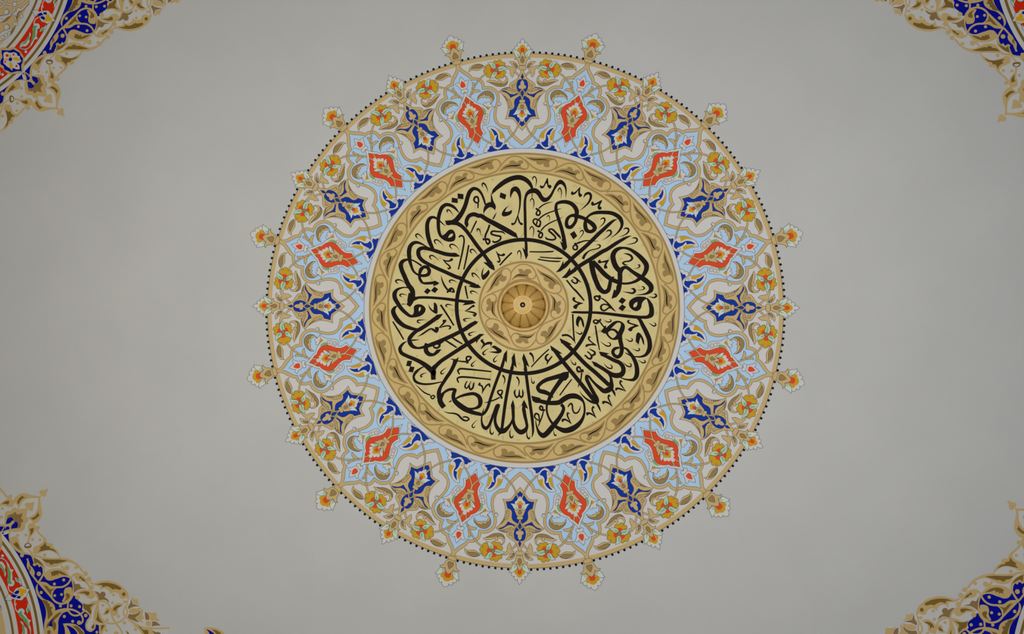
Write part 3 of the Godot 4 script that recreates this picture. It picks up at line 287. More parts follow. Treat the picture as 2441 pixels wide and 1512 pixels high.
const FRINGE_HALF := [
	["vine", 1, "s gilt 32,1715,13 62,1680,13 120,1644,14 193,1637,18 266,1653,18 323,1696,16 383,1735,19 434,1775,16;s gilt 564,1910,11 589,1894,11 601,1903,11;s gilt 351,1661,18 407,1636,16 462,1598,16 529,1590,18 595,1588,18 619,1602,18;s gilt 595,1588,18 582,1647,18 558,1699,16 515,1738,16;s gilt 789,1856,16 805,1800,18 793,1740,18 755,1693,18 711,1652,18 651,1636,18 603,1597,16;s gilt 768,1858,16 822,1843,18 877,1805,18 922,1745,19 932,1683,19 900,1619,19 844,1589,19 778,1590,19 663,1589,19 603,1591,19;s gilt 935,1365,19 918,1439,19 917,1522,21 952,1595,21 1005,1652,19 1052,1679,18 1103,1691,18 1145,1682,18 1169,1660,18 1172,1627,16;s gilt 919,1754,18 926,1701,16 960,1652,16 1002,1625,18 1056,1629,18 1088,1657,18 1103,1691,16 1111,1742,16 1139,1763,16;s gilt 629,1867,16 662,1860,18 680,1867,24;s gilt 901,1952,16 946,1940,14 983,1930,14;s gilt 1010,1921,13 1058,1929,14 1117,1916,16 1147,1894,16;s gilt 1126,1898,16 1171,1941,16 1224,1955,16 1273,1942,16 1316,1912,16 1370,1894,17 1413,1886,17 1472,1885,17 1524,1868,17;s gilt 1129,1908,16 1183,1856,17 1237,1828,17 1296,1815,17 1355,1835,17 1397,1880,17 1423,1940,16 1422,2004,14 1405,2040,14 1357,2064,13 1341,2047;s gilt 1324,2115,17 1348,2087,13 1365,2030,13 1398,2000,14 1432,2005,14;s gilt 1432,2005,14 1502,2014,19 1571,2034,22 1616,2055,22;s gilt 1187,1753,14 1196,1697,16 1220,1658,16 1256,1642,16 1285,1658,16 1295,1695,16 1276,1729,16 1236,1734,13;s gilt 1270,1739,11 1301,1758,13;s gilt 1658,2102,15 1700,2134,15 1742,2180,15 1797,2243,15"],
	["leaf", 1, "f gilt -1,2173* -12,2148 22,2111 65,2060 84,2007 76,1956 61,1922* 100,1933 140,1933 161,1949 163,1994 144,2047 113,2075 55,2110 10,2148*;f gilt3 71,2078* 96,2044 106,1988 94,1945 121,1956* 130,1989 126,2034 111,2030*"],
	["bud", 1, "f gilt 152,1939 128,1920 119,1887 147,1855 184,1834 215,1794 240,1759* 255,1775 227,1806 220,1848 214,1889 189,1924 167,1937;f gilt3 159,1868* 177,1905* 202,1877 211,1826* 184,1858"],
	["pendant_ring", 1, "s gilt3 243,1727,11 240,1747,10 252,1766,6 273,1776,10 289,1764,16 275,1739,19 255,1721,16 243,1727,11;s gilt 280,1735,13 313,1728,14 355,1731,16"],
	["leaf", 1, "f gilt 358,1740* 325,1764 318,1794 336,1837 341,1879 325,1911* 353,1915 386,1908* 410,1934 438,1934 443,1921* 492,1930 540,1921 572,1906* 510,1901 441,1870 406,1808 385,1756;s gilt 202,1914,14 244,1909,16 304,1913,19 350,1912,26;f gilt3 379,1786* 372,1827 357,1817* 365,1868 356,1901* 392,1885 422,1905* 429,1893 471,1914 516,1913* 465,1895 432,1866"],
	["leaf", 1, "f gilt 120,1644 86,1657 95,1685* 108,1714 140,1726 180,1708 222,1692 271,1684 311,1683* 287,1658 229,1639 169,1635;f gilt3 146,1654* 162,1677 144,1688* 195,1688 220,1677 264,1676* 211,1656"],
	["leaf", 1, "f gilt 401,1746* 449,1785 527,1855 598,1931 658,1970 736,1992 802,1990 835,1983 820,1968* 754,1976 694,1960 645,1923 623,1873 608,1827 579,1784 534,1754 461,1761;f gilt3 457,1766* 520,1826 579,1889 643,1942* 611,1884 584,1838 569,1828 568,1805* 546,1790 531,1793 507,1773"],
	["leaf", 1, "f gilt 355,1713* 433,1736 499,1746 539,1728 530,1706* 497,1713 494,1692 464,1696 458,1666* 434,1659* 419,1685 385,1697;f gilt3 388,1713* 436,1733 485,1736 521,1727* 470,1715 443,1704 446,1677*"],
	["leaf", 1, "f gilt 354,1664* 398,1639 447,1642 494,1631 517,1607 511,1583 462,1598 411,1604;f gilt3 408,1624* 447,1624 462,1592*"],
	["leaf", 1, "f gilt 783,1850* 773,1888 785,1924 820,1950 862,1958 904,1955 977,1924* 935,1927 893,1919 860,1890 821,1879 797,1895* 788,1874 795,1850;f gilt3 839,1909* 836,1936 851,1934* 880,1942 914,1935* 878,1921 860,1925*"],
	["leaf", 1, "f gilt 593,1671* 571,1697 580,1748 612,1800 656,1842 710,1863 768,1858 801,1845* 762,1839 726,1813 706,1773 688,1731 668,1691 635,1668;f gilt3 609,1742* 627,1787 666,1822 711,1839 750,1845* 702,1812 669,1795 682,1778* 658,1765 667,1750* 646,1740 646,1716* 631,1736"],
	["leaf", 1, "f gilt 600,1600* 644,1642 696,1642 740,1683 776,1721 758,1667 768,1629 793,1594 754,1589 687,1591;f gilt3 642,1609* 684,1629 711,1628 726,1632* 751,1673* 747,1630 774,1599* 720,1602"],
	["leaf", 1, "f gilt 880,1784 859,1798 832,1775 820,1745 836,1713 869,1688 891,1639 921,1671 926,1725 913,1759;f gilt3 860,1726* 896,1740 914,1712 903,1652* 890,1699 872,1703"],
	["leaf", 1, "f gilt 598,1585* 611,1539 678,1501 744,1499 817,1480 871,1442 920,1374 992,1297 1049,1222* 1096,1273* 1018,1326 950,1382 937,1464 909,1531 858,1560 804,1551 744,1523 678,1525 624,1553;f gilt3 732,1499* 789,1535 804,1527 825,1537* 837,1520 867,1534* 876,1508 916,1490 920,1421* 868,1463 805,1491"],
	["leaf", 1, "f gilt 982,1636* 954,1603 928,1562 919,1512 920,1439 930,1397 951,1352 994,1300 1022,1274* 1117,1376* 1089,1402 1043,1450 1002,1487 985,1522 978,1575 997,1616*;f gilt3 963,1575* 942,1530 943,1450 947,1388 971,1353* 975,1388 1002,1406 1044,1391* 1038,1419 999,1457 971,1454 968,1518;f blue2 947,1482* 950,1431 965,1384* 997,1411 990,1421 971,1428"],
	["leaf", 1, "f gilt 1050,1505* 1089,1551 1143,1592 1186,1604 1242,1610* 1303,1576* 1166,1429* 1099,1484;f blue2 1085,1516* 1108,1534 1154,1550 1204,1550 1257,1527* 1212,1478* 1135,1509;f gilt3 1129,1560* 1170,1594 1210,1596 1258,1595 1276,1567* 1236,1559 1187,1565"],
	["leaf", 1, "f gilt 926,1961* 974,1985 1003,2032 1032,2080 1077,2122 1141,2158 1205,2172 1264,2170 1307,2152 1340,2111* 1299,2132 1281,2091 1252,2082 1225,2096* 1182,2078 1166,2050 1168,2033* 1137,2046 1091,2035 1073,2010 1080,1983* 1038,2005 1003,1979 966,1961;f gilt3 1002,1991* 1032,2048 1080,2098 1141,2137 1200,2151 1203,2132* 1158,2100 1153,2084* 1134,2080 1086,2061 1066,2022* 1048,2032"],
	["leaf", 1, "f gilt 925,1787* 925,1809 946,1863 999,1909 1058,1918 1077,1906 1070,1866 1032,1847 995,1840 952,1805;f gilt3 941,1810* 969,1864 1013,1897 1027,1868* 1003,1854 989,1855"],
	["leaf", 1, "f gilt 980,1759* 1044,1784 1081,1813 1097,1862 1131,1904 1142,1889 1140,1854 1143,1814 1165,1783 1193,1748* 1152,1748 1104,1740 1072,1748 1052,1771;f gilt3 1042,1776* 1076,1797 1097,1819 1124,1864* 1125,1805 1160,1788 1174,1760* 1125,1762 1096,1752"],
	["leaf", 1, "f gilt 1300,1917 1273,1952 1266,2000 1287,2044 1330,2068* 1320,2035 1323,1995 1353,1963 1345,1927 1321,1913;f gilt3 1325,2046* 1293,2018 1283,1974 1300,1943* 1305,1965 1331,1961* 1312,1984 1312,2005"],
	["leaf", 1, "f gilt 1262,1941* 1235,1924 1244,1889 1258,1872 1245,1842* 1282,1870 1289,1905 1281,1929;f gilt3 1257,1920* 1257,1893 1260,1869 1279,1894 1273,1915"],
	["leaf", 1, "f gilt 1142,1878* 1178,1808 1230,1755 1270,1755 1339,1807* 1280,1809 1218,1829;f gilt3 1197,1833* 1235,1793 1244,1771 1297,1783 1316,1802* 1264,1803"],
	["leaf", 1, "f gilt 1301,1756* 1339,1807 1360,1809 1378,1740 1421,1690* 1403,1670*;f gilt3 1318,1769* 1342,1794 1353,1758 1367,1729*;f gilt3 1260,1728* 1266,1686 1285,1684 1287,1708"],
	["leaf", 1, "f gilt 1437,1993* 1524,1998 1563,2033 1617,2069 1649,2096 1678,2112 1731,2091 1769,2070* 1698,1994* 1653,2007 1585,2013 1499,1993;f gilt3 1565,2031* 1599,2042 1635,2044 1646,2056* 1660,2071 1680,2070 1700,2048* 1671,2026 1625,2033"],
	["leaf", 1, "f gilt2 1694,2104* 1721,2114 1737,2121* 1746,2134 1764,2146 1779,2142 1779,2118* 1738,2098;f gilt2 1520,1913* 1554,1921 1576,1915* 1557,1904"],
	["trefoil", 1, "f gilt2 814,1859* 861,1848 879,1873 902,1875 918,1867* 965,1899* 927,1852 913,1807 912,1782*"],
	["trefoil", 1, "f gilt2 1036,1939* 1066,1959 1096,1966* 1089,1984 1110,2006 1134,2001 1143,1987 1146,1972* 1179,1983 1221,1974* 1167,1959 1132,1915* 1090,1936"],
	["tulip", 1, "f gilt2 1333,2160* 1382,2132* 1449,2174* 1413,2129 1399,2099 1394,2072* 1374,2080 1362,2119;f gilt 1330,2166* 1342,2177 1363,2175* 1385,2198 1401,2182* 1438,2181* 1405,2157 1384,2138 1358,2158;f gilt 1403,2070* 1412,2102 1444,2136 1461,2173* 1478,2140 1472,2103 1449,2068 1420,2052;f gilt2 1429,2043* 1454,2063 1479,2104 1482,2151* 1500,2112 1494,2061* 1557,2063* 1502,2033 1444,2015;f gilt 1472,2177* 1503,2159 1529,2128* 1549,2128 1557,2114 1551,2094* 1588,2088* 1545,2071 1498,2065* 1504,2116"],
	["tulip", 1, "f gilt2 1521,2171* 1550,2180 1587,2168 1603,2149* 1580,2124* 1547,2147;f gilt 1530,2192* 1561,2206 1579,2218* 1587,2238 1614,2241 1638,2216* 1662,2219 1683,2209* 1651,2193 1616,2155 1583,2178;f gilt2 1634,2160* 1664,2188 1691,2192 1720,2197* 1688,2159 1663,2125* 1654,2145"],
	["leaf_tip", 1, "f gilt 2023,2489* 2045,2519 2077,2553 2106,2573 2135,2588 2169,2598 2201,2595 2224,2574* 2099,2440* 2072,2457 2047,2475;f blue2 2051,2497* 2063,2507 2088,2517 2114,2524 2136,2525 2163,2509* 2134,2477* 2104,2491 2079,2498;f gilt3 2086,2536* 2119,2561 2151,2573 2181,2573 2203,2552* 2183,2529* 2149,2539 2118,2540"],
	["bead", 1, "c gilt 205,1938,18 120,1741,15 175,1804,14 251,1823,14 307,1875,14 445,1811,16 688,1890,24 748,1960,16 855,1986,22 915,1976,22 991,1936,24 539,1650,22;c gilt 293,1646,20"],
	["bead", 1, "c gilt 686,1547,16 716,1697,15 751,1791,15 800,1626,14 838,1682,14 911,1601,15 982,1679,15 1045,1735,15 1010,1562,16 1101,1591,15 1148,1723,18 1192,2054,14 1239,1996,14 1315,2090,14 1193,1910,14 1374,1953,14 1323,1848,14 1457,1955,15 1578,1994,14 1390,1776,14 963,1779,23 1257,2125,37 1478,1826,22 1339,1697,14;c gilt3 1257,2133,18;c gilt 1153,1629,21 1014,1353,33 1577,1993,15 1459,1954,16 1624,2121,26;c gilt3 1016,1351,19"],
]
const FRINGE_PALMETTE := [
	["palmette", 1, "f gilt -46,1724* -98,1766 -125,1805 -109,1840 -92,1854* -106,1873 -96,1899 -66,1914* -51,1923 -24,1964 -2,1989* 23,1954 46,1924* 76,1920 94,1902 90,1866* 113,1844 123,1818 109,1784 49,1721 21,1734;f gilt2 -62,1768* -84,1794 -72,1830 -60,1855* -65,1865 -53,1878 -36,1871* -15,1891 -4,1924* 19,1890 28,1875* 51,1881 63,1863 53,1847* 71,1836 84,1807 65,1783 47,1810 -4,1804 -35,1820 -65,1801"],
	["drop", 1, "f blue2 -37,1730* -62,1756 -65,1789 -49,1815 -23,1815 -9,1794 -16,1756;f blue2 36,1732* 11,1760 5,1796 17,1821 43,1818 63,1790 54,1763"],
	["strand", 1, "s gilt -15,1637,11 -24,1686,11 -51,1731,11 -68,1762,11;s gilt -76,1680,11 -40,1718,11 -14,1760,11 -14,1801,11;s gilt -8,1642,11 8,1686,11 36,1732,11 60,1769,11;s gilt 51,1693,11 20,1733,11 5,1766,11 5,1802,11"],
	["trefoil", 1, "f gilt -53,2002 -41,2027 -23,2040* -4,2078* 19,2048 32,2025* 47,2011 33,1989 7,1989* -5,1992 -19,1983 -41,1991"],
	["trefoil", 1, "f gilt -5,2263* 14,2237 14,2219* 32,2208 28,2182 15,2177 -4,2176* -25,2172 -41,2192 -32,2213 -14,2226*"],
]
const ROUNDEL_ROSETTE := [
	["frame", 1, "f gilt -9,1282* 37,1309 58,1343 104,1377 118,1418 123,1455 118,1503 102,1541 74,1579 38,1608 -5,1638* -45,1611 -78,1577 -111,1557 -119,1523 -123,1486 -121,1448 -128,1428 -98,1366"],
	["blue_field", 1, "f blue2 -1,1311* 35,1354 55,1374 90,1393 99,1425 110,1462 98,1497 96,1528 66,1557 38,1569 0,1619* -33,1584 -66,1564 -89,1547 -97,1513 -114,1482 -99,1444 -106,1410 -81,1383 -46,1372 -23,1335"],
	["petal", 1, "f white2 -4,1347 22,1361 36,1388* 50,1402 73,1418 84,1449 74,1473* 88,1487 72,1511* 69,1540* 41,1538* 21,1518* 21,1539 19,1563 -3,1587* -27,1563 -34,1543 -44,1526* -68,1544* -67,1509 -75,1475 -76,1454 -77,1420 -48,1396* -29,1368"],
	["red_heart", 1, "c red2 1,1392,15 54,1432,11 -57,1427,10 -3,1541,12"],
	["petal", 1, "f yellow2 30,1395* 24,1429 8,1440* 1,1419;f yellow2 15,1453* 55,1473 65,1540* 33,1498;f yellow2 -20,1457* -19,1498 -67,1536* -55,1488;f yellow2 -42,1396* -11,1426 -18,1440* -47,1416"],
	["flower_eye", 1, "c blue2 -1,1446,19"],
]
const ROUNDEL_VINE := [
	["leaf", 1, "o white2 413,1350* 434,1361 450,1387 441,1414 418,1428 402,1418* 380,1442 349,1464 340,1497* 322,1483 306,1478 273,1492 227,1498 176,1488 149,1450 143,1423 155,1404* 154,1434 173,1469 217,1487 257,1476 290,1457 330,1424 368,1378;f green3 395,1358* 424,1394 399,1399 376,1418 334,1459* 324,1459 293,1470 257,1476* 305,1440 350,1402"],
	["leaf", 1, "o white2 332,1378* 317,1411 277,1433 264,1452 242,1460 201,1461 177,1442* 168,1407 194,1401 235,1412 286,1400;f green3 317,1389* 279,1425 254,1430 213,1436 186,1409* 240,1417"],
	["curl", 1, "k white2 171,1423,16 163,1501,16"],
	["leaf", 1, "o white2 505,1438* 483,1463 447,1479 395,1453* 436,1436 475,1449;f green3 465,1455* 434,1471 407,1457* 436,1447"],
	["stem", 1, "s white2 495,1338,9 454,1328,9 413,1350,11"],
]
const ROUNDEL_LILY := [
	["calyx", 1, "o white2 490,1238* 524,1262 540,1278 533,1297* 546,1305 583,1331 609,1358 607,1394* 615,1418 600,1440* 584,1491* 560,1467 534,1462 508,1446 500,1422 484,1390 498,1341 510,1306* 481,1309 473,1295 481,1271"],
	["yellow_heart", 1, "f yellow2 580,1367 552,1375 543,1397 504,1395 494,1395 518,1424 570,1462* 577,1443 590,1434* 574,1418 586,1394 578,1380"],
	["drop", 1, "f blue2 510,1306* 536,1316 559,1335 583,1353 578,1370 557,1370 529,1346 503,1330;f blue2 505,1343* 529,1357 537,1381 527,1397 509,1389 504,1368"],
	["stem", 1, "s white2 596,1272,11 561,1310,11 547,1348,9 563,1381,8"],
]
const ROUNDEL_ARABESQUE := [
	["vine", 1, "t white2:4.5 454,1021 411,1063 363,1099 296,1089 238,1062 204,1033;t white2:4.5 319,906 343,970 366,1022 411,1063 466,1092 515,1094;t white2:4.5 267,975 316,988 385,962;t white2:4 327,1104 326,1145 309,1192 280,1226"],
	["knot", 1, "k white2 408,1060,24;o white2 263,1192 288,1204 302,1232 287,1243 266,1227 254,1204"],
	["leaf", 1, "o white2 327,1104* 374,1126 399,1109 420,1125 421,1141* 480,1143 539,1145* 511,1165 450,1165 393,1172 342,1183 306,1200* 334,1164;f gilt2 537,1154* 501,1165 434,1171 378,1166 312,1205* 344,1159 392,1144 413,1160"],
	["leaf", 1, "o white2 276,1227* 240,1228 204,1212 149,1183 97,1172 64,1175* 29,1214* 87,1251 149,1261 200,1250 246,1244;f gilt2 266,1233* 194,1234 167,1269* 226,1255"],
	["leaf", 1, "o white2 327,1110* 293,1091 251,1070 209,1027* 157,1085* 212,1114 279,1119;f gilt2 310,1124* 263,1103 211,1103 180,1103* 222,1125 279,1129"],
	["curl", 1, "k white2 376,1202,19 294,1059,29 192,1177,31 169,1239,17 132,1229,18 94,1221,19 200,1082,19;l line 323,1037 321,1067 296,1083 277,1070;l line 218,1152 219,1184 193,1201 175,1188"],
]


func _ready():
	# camera
	var cam := Camera3D.new()
	cam.name = "camera"
	add_child(cam)
	cam.transform = Transform3D(Vector3(0.99899, 0.04454, 0.00603), Vector3(-0.00420, -0.04090, 0.99915), Vector3(0.04475, -0.99817, -0.04067), Vector3(0.19964, 1.63460, -0.35568))
	cam.keep_aspect = Camera3D.KEEP_HEIGHT
	cam.fov = rad_to_deg(2.0 * atan(756.0 / 1600.0))
	cam.near = 0.05
	cam.far = 60.0
	cam.current = true
	# sky, exposure
	var env := Environment.new()
	env.background_mode = Environment.BG_COLOR
	env.background_color = Color(0.62, 0.66, 0.72)
	env.tonemap_mode = Environment.TONE_MAPPER_LINEAR
	env.tonemap_exposure = 1.0
	env.sdfgi_enabled = true
	env.ssao_enabled = true
	env.ssil_enabled = true
	var we := WorldEnvironment.new()
	we.name = "world_environment"
	we.environment = env
	add_child(we)
	make_materials()
	build_room()
	build_ring()
	build_disc()
	build_boss()
	build_corners()

# ---------------------------------------------------------------- materials

func paint(c: Color, rough := 0.7) -> StandardMaterial3D:
	var m := StandardMaterial3D.new()
	m.albedo_color = c
	m.roughness = rough
	m.metallic_specular = 0.2
	return m

func mottle(low: Color, high: Color, freq: float, seed: int, warp := 0.0) -> NoiseTexture2D:
	var n := FastNoiseLite.new()
	n.seed = seed
	n.frequency = freq
	n.fractal_octaves = 4
	if warp > 0.0:
		n.domain_warp_enabled = true
		n.domain_warp_amplitude = warp
		n.domain_warp_frequency = 0.006
	var ramp := Gradient.new()
	ramp.set_color(0, low)
	ramp.set_color(1, high)
	var t := NoiseTexture2D.new()
	t.width = 1024
	t.height = 1024
	t.seamless = true
	t.noise = n
	t.color_ramp = ramp
	return t

# thin brushed streaks, some brown, some pale
func trowelled() -> NoiseTexture2D:
	var n := FastNoiseLite.new()
	n.seed = 21
	n.noise_type = FastNoiseLite.TYPE_SIMPLEX_SMOOTH
	n.fractal_type = FastNoiseLite.FRACTAL_RIDGED
	n.fractal_octaves = 2
	n.frequency = 0.0042
	n.domain_warp_enabled = true
	n.domain_warp_amplitude = 45.0
	n.domain_warp_frequency = 0.007
	var ramp := Gradient.new()
	ramp.offsets = PackedFloat32Array([0.0, 0.12, 0.2, 0.86, 0.945, 0.975, 1.0])
	ramp.colors = PackedColorArray([Color(0.95, 0.95, 1.0), Color(0.97, 0.97, 0.99), Color(1, 1, 1), Color(1, 1, 1), Color(0.95, 0.935, 0.91), Color(0.86, 0.83, 0.80), Color(0.84, 0.81, 0.80)])
	var t := NoiseTexture2D.new()
	t.width = 1024
	t.height = 1024
	t.seamless = true
	t.noise = n
	t.color_ramp = ramp
	return t

func make_materials():
	var c := {
		"white": "d1cfcc", "tan": "caaf7b", "brown": "9b8152", "line": "474137",
		"yellow": "cb9f26", "red": "e04c29", "blue": "12369c", "sky": "b2d0ec", "green": "8fb78c", "palegreen": "c0d3bd",
		"leafwhite": "ced6cc", "green2": "7fae76", "black": "1d1713", "bead": "1d1b1b",
		"band": "a58b55", "leafgold": "9f8450", "rib": "150d14", "scrollgold": "d0b477", "innergold": "d6ba80",
		"gilt": "c6aa72", "gilt2": "907448", "gilt3": "80652f", "blue2": "020c96", "red2": "dc2a08", "white2": "cdcbc6", "white3": "c9c7c3",
		"green3": "6ba35f", "yellow2": "deaa12", "fieldgold": "cfb07a"}
	for k in c:
		mats[k] = paint(Color(c[k]))
	# wall plaster with faint clouding
	var m := paint(Color("c4c4c1"), 0.9)
	m.albedo_texture = mottle(Color(0.975, 0.975, 0.975), Color(1, 1, 1), 0.004, 11)
	m.uv1_triplanar = true
	m.uv1_world_triplanar = true
	m.uv1_scale = Vector3(0.21, 0.21, 0.21)
	mats["plaster"] = m
	# the gold ground of the inscription, brushed on unevenly
	m = paint(Color("ddce93"), 0.75)
	m.albedo_texture = trowelled()
	m.uv1_triplanar = true
	m.uv1_world_triplanar = true
	m.uv1_scale = Vector3(0.62, 0.62, 0.62)
	m.detail_enabled = true
	m.detail_blend_mode = BaseMaterial3D.BLEND_MODE_MUL
	m.detail_uv_layer = BaseMaterial3D.DETAIL_UV_1
	m.detail_albedo = mottle(Color(0.95, 0.94, 0.92), Color(1, 1, 1), 0.008, 5, 40.0)
	mats["gold"] = m
	m = paint(Color("dbb161"), 0.26)
	m.metallic_specular = 0.5
	m.albedo_texture = mottle(Color(0.93, 0.9, 0.84), Color(1, 1, 1), 0.02, 8)
	m.uv1_triplanar = true
	m.uv1_scale = Vector3(4, 4, 4)
	mats["gesso"] = m
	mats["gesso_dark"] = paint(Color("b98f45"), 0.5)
	m = paint(Color("dcba74"), 0.33)
	m.metallic_specular = 0.45
	mats["gesso_pale"] = m
	m = paint(Color("8c8c90"), 0.35)
	m.metallic = 0.8
	mats["steel"] = m
	mats["floor"] = paint(Color("4c4f55"), 0.9)
	mats["stone"] = paint(Color("9a9a98"), 0.8)
	m.uv1_scale = Vector3(1, 1, 1)
	mats["wood"] = paint(Color("6b4a2c"), 0.5)
	mats["brass"] = paint(Color("b08d4a"), 0.35)
	mats["brass"].metallic = 0.9

# ---------------------------------------------------------------- drawing

func numbered(called: String) -> String:
	names[called] = names.get(called, -1) + 1
	return called if names[called] == 0 else "%s_%03d" % [called, names[called]]

# "12,30 40,55* 60,70,8" to [points, widths, corners]
func read_path(words: PackedStringArray, flip: float) -> Array:
	var p := PackedVector2Array()
	var w := PackedFloat32Array()
	var corner: Array[bool] = []
	for word in words:
		corner.append(word.ends_with("*"))
		var n := word.trim_suffix("*").split_floats(",")
		p.append(Vector2(n[0] * flip, n[1]))
		w.append(n[2] if n.size() > 2 else -1.0)
	return [p, w, corner]

func mirrored(path: Array) -> Array:
	var p: PackedVector2Array = path[0].duplicate()
	var w: PackedFloat32Array = path[1].duplicate()
	var c: Array = path[2].duplicate()
	for i in range(path[0].size() - 2, 0, -1):
		p.append(Vector2(-path[0][i].x, path[0][i].y))
		w.append(path[1][i])
		c.append(path[2][i])
	return [p, w, c]

# centripetal Catmull-Rom through the points, broken at corners; returns [points, widths]
func curve(path: Array, closed: bool) -> Array:
	var p: PackedVector2Array = path[0]
	var w: PackedFloat32Array = path[1]
	var c: Array = path[2]
	var n := p.size()
	var out := PackedVector2Array()
	var wide := PackedFloat32Array()
	var spans := n if closed else n - 1
	for i in spans:
		var j := (i + 1) % n
		var a := p[i]
		var b := p[j]
		var before := 2.0 * a - b
		if not c[i] and (closed or i > 0):
			before = p[(i - 1 + n) % n]
		var after := 2.0 * b - a
		if not c[j] and (closed or j < n - 1):
			after = p[(j + 1) % n]
		var d := a.distance_to(b)
		var t1 := maxf(pow(before.distance_to(a), 0.5), 0.01)
		var t2 := maxf(pow(d, 0.5), 0.01)
		var t3 := maxf(pow(b.distance_to(after), 0.5), 0.01)
		var m1 := (a - before) / t1 - (b - before) / (t1 + t2) + (b - a) / t2
		var m2 := (b - a) / t2 - (after - a) / (t2 + t3) + (after - b) / t3
		m1 *= t2
		m2 *= t2
		var steps := clampi(int(d / 9.0), 2, 9)
		if c[i] and c[j]:
			steps = 1
		for k in steps:
			var t := float(k) / steps
			var s := 1.0 - t
			out.append(a * (1 + 2 * t) * s * s + m1 * t * s * s + b * t * t * (3 - 2 * t) - m2 * t * t * s)
			wide.append(lerpf(w[i], w[j], t))
	if not closed:
		out.append(p[n - 1])
		wide.append(w[n - 1])
	return [out, wide]

func tri(into: Dictionary, color: String, a: Vector2, b: Vector2, c: Vector2, y: float):
	var area := (b - a).cross(c - a)
	if absf(area) < 0.0001:
		return
	if not into.has(color):
		into[color] = PackedVector3Array()
	var l: PackedVector3Array = into[color]
	if area > 0.0:
		var k := b
		b = c
		c = k
	for v in [a, b, c]:
		l.append(Vector3(v.x * 0.001, y, v.y * 0.001))
	into[color] = l

func fill(into: Dictionary, color: String, poly: PackedVector2Array, y: float, grow := 0.0):
	if Geometry2D.is_polygon_clockwise(poly):
		poly.reverse()
	var all: Array = [poly]
	if grow != 0.0:
		all = Geometry2D.offset_polygon(poly, grow, Geometry2D.JOIN_MITER)
	for p in all:
		if grow != 0.0 and Geometry2D.is_polygon_clockwise(p):
			continue
		var idx := Geometry2D.triangulate_polygon(p)
		if idx.is_empty():
			for q in Geometry2D.offset_polygon(p, 0.3):
				if Geometry2D.is_polygon_clockwise(q):
					continue
				var id := Geometry2D.triangulate_polygon(q)
				for k in range(0, id.size(), 3):
					tri(into, color, q[id[k]], q[id[k + 1]], q[id[k + 2]], y)
			continue
		for k in range(0, idx.size(), 3):
			tri(into, color, p[idx[k]], p[idx[k + 1]], p[idx[k + 2]], y)

func ribbon(into: Dictionary, color: String, p: PackedVector2Array, w: PackedFloat32Array, width: float, extra: float, y: float):
	var n := p.size()
	var shut := p[0].distance_to(p[n - 1]) < 0.5
	var l := PackedVector2Array()
	var r := PackedVector2Array()
	for i in n:
		var a := p[maxi(i - 1, 0)]
		var b := p[mini(i + 1, n - 1)]
		if shut and i == 0:
			a = p[n - 2]
		if shut and i == n - 1:
			b = p[1]
		var d1 := (p[i] - a).normalized()
		var d2 := (b - p[i]).normalized()
		var t := (d1 + d2)
		t = t.normalized() if t.length() > 0.01 else d2
		var half := (w[i] if w[i] >= 0.0 else width) * 0.5 + extra
		var miter := 1.0 / maxf(absf(t.dot(d2 if d2.length() > 0.1 else d1)), 0.55)
		var o := Vector2(-t.y, t.x) * half * miter
		l.append(p[i] + o)
		r.append(p[i] - o)
	for i in n - 1:
		var z := y - STEP * 0.3 * i / n     # so that a stroke may cross itself
		tri(into, color, l[i], r[i], r[i + 1], z)
		tri(into, color, l[i], r[i + 1], l[i + 1], z)

func disc(at: Vector2, r: float) -> PackedVector2Array:
	var p := PackedVector2Array()
	var n := clampi(int(r / 2.0), 12, 40)
	for i in n:
		p.append(at + Vector2.from_angle(TAU * i / n) * r)
	return p

# One part: a mesh of flat coats of paint. Commands: f fill, o outlined fill, s stroke, t outlined stroke, l thin line, c disc, k outlined disc;
# m before it: half a shape, mirrored about the upright axis; x before it: the shape and its mirror image.
func draw(commands: String, layer: float, flip := 1.0) -> ArrayMesh:
	var into := {}
	for command in commands.split(";"):
		var words := command.split(" ", false)
		var op := words[0]
		var ink := words[1].split(":")
		var color := ink[0]
		var width := ink[1].to_float() * 4.0 if ink.size() > 1 else LINE
		words = words.slice(2)
		for side in ([1.0, -1.0] if op[0] == "x" else [1.0]):
			var path := read_path(words, flip * side)
			var kind := op.right(1)
			var y := -layer * STEP
			layer += 1.0
			if kind == "c" or kind == "k":
				for i in path[0].size():
					if kind == "k":
						fill(into, "line", disc(path[0][i], path[1][i] + LINE * 0.5), y)
						fill(into, color, disc(path[0][i], path[1][i] - LINE * 0.5), y - STEP * 0.5)
					else:
						fill(into, color, disc(path[0][i], path[1][i]), y)
				continue
			if op[0] == "m":
				path = mirrored(path)
			var flat := curve(path, kind == "f" or kind == "o")
			match kind:
				"f": fill(into, color, flat[0], y)
				"o":
					fill(into, "line", flat[0], y, LINE * 0.5)
					fill(into, color, flat[0], y - STEP * 0.5, -LINE * 0.5)
				"s", "l": ribbon(into, color, flat[0], flat[1], width, 0.0, y)
				"t":
					ribbon(into, "line", flat[0], flat[1], width, LINE * 0.5, y)
					ribbon(into, color, flat[0], flat[1], width, -LINE * 0.5, y - STEP * 0.5)
	return mesh_of(into)

func mesh_of(into: Dictionary) -> ArrayMesh:
	var m := ArrayMesh.new()
	for color in into:
		var a := []
		a.resize(Mesh.ARRAY_MAX)
		a[Mesh.ARRAY_VERTEX] = into[color]
		var nrm := PackedVector3Array()
		nrm.resize(into[color].size())
		nrm.fill(Vector3.DOWN)
		a[Mesh.ARRAY_NORMAL] = nrm
		m.add_surface_from_arrays(Mesh.PRIMITIVE_TRIANGLES, a)
		m.surface_set_material(m.get_surface_count() - 1, mats[color])
	return m

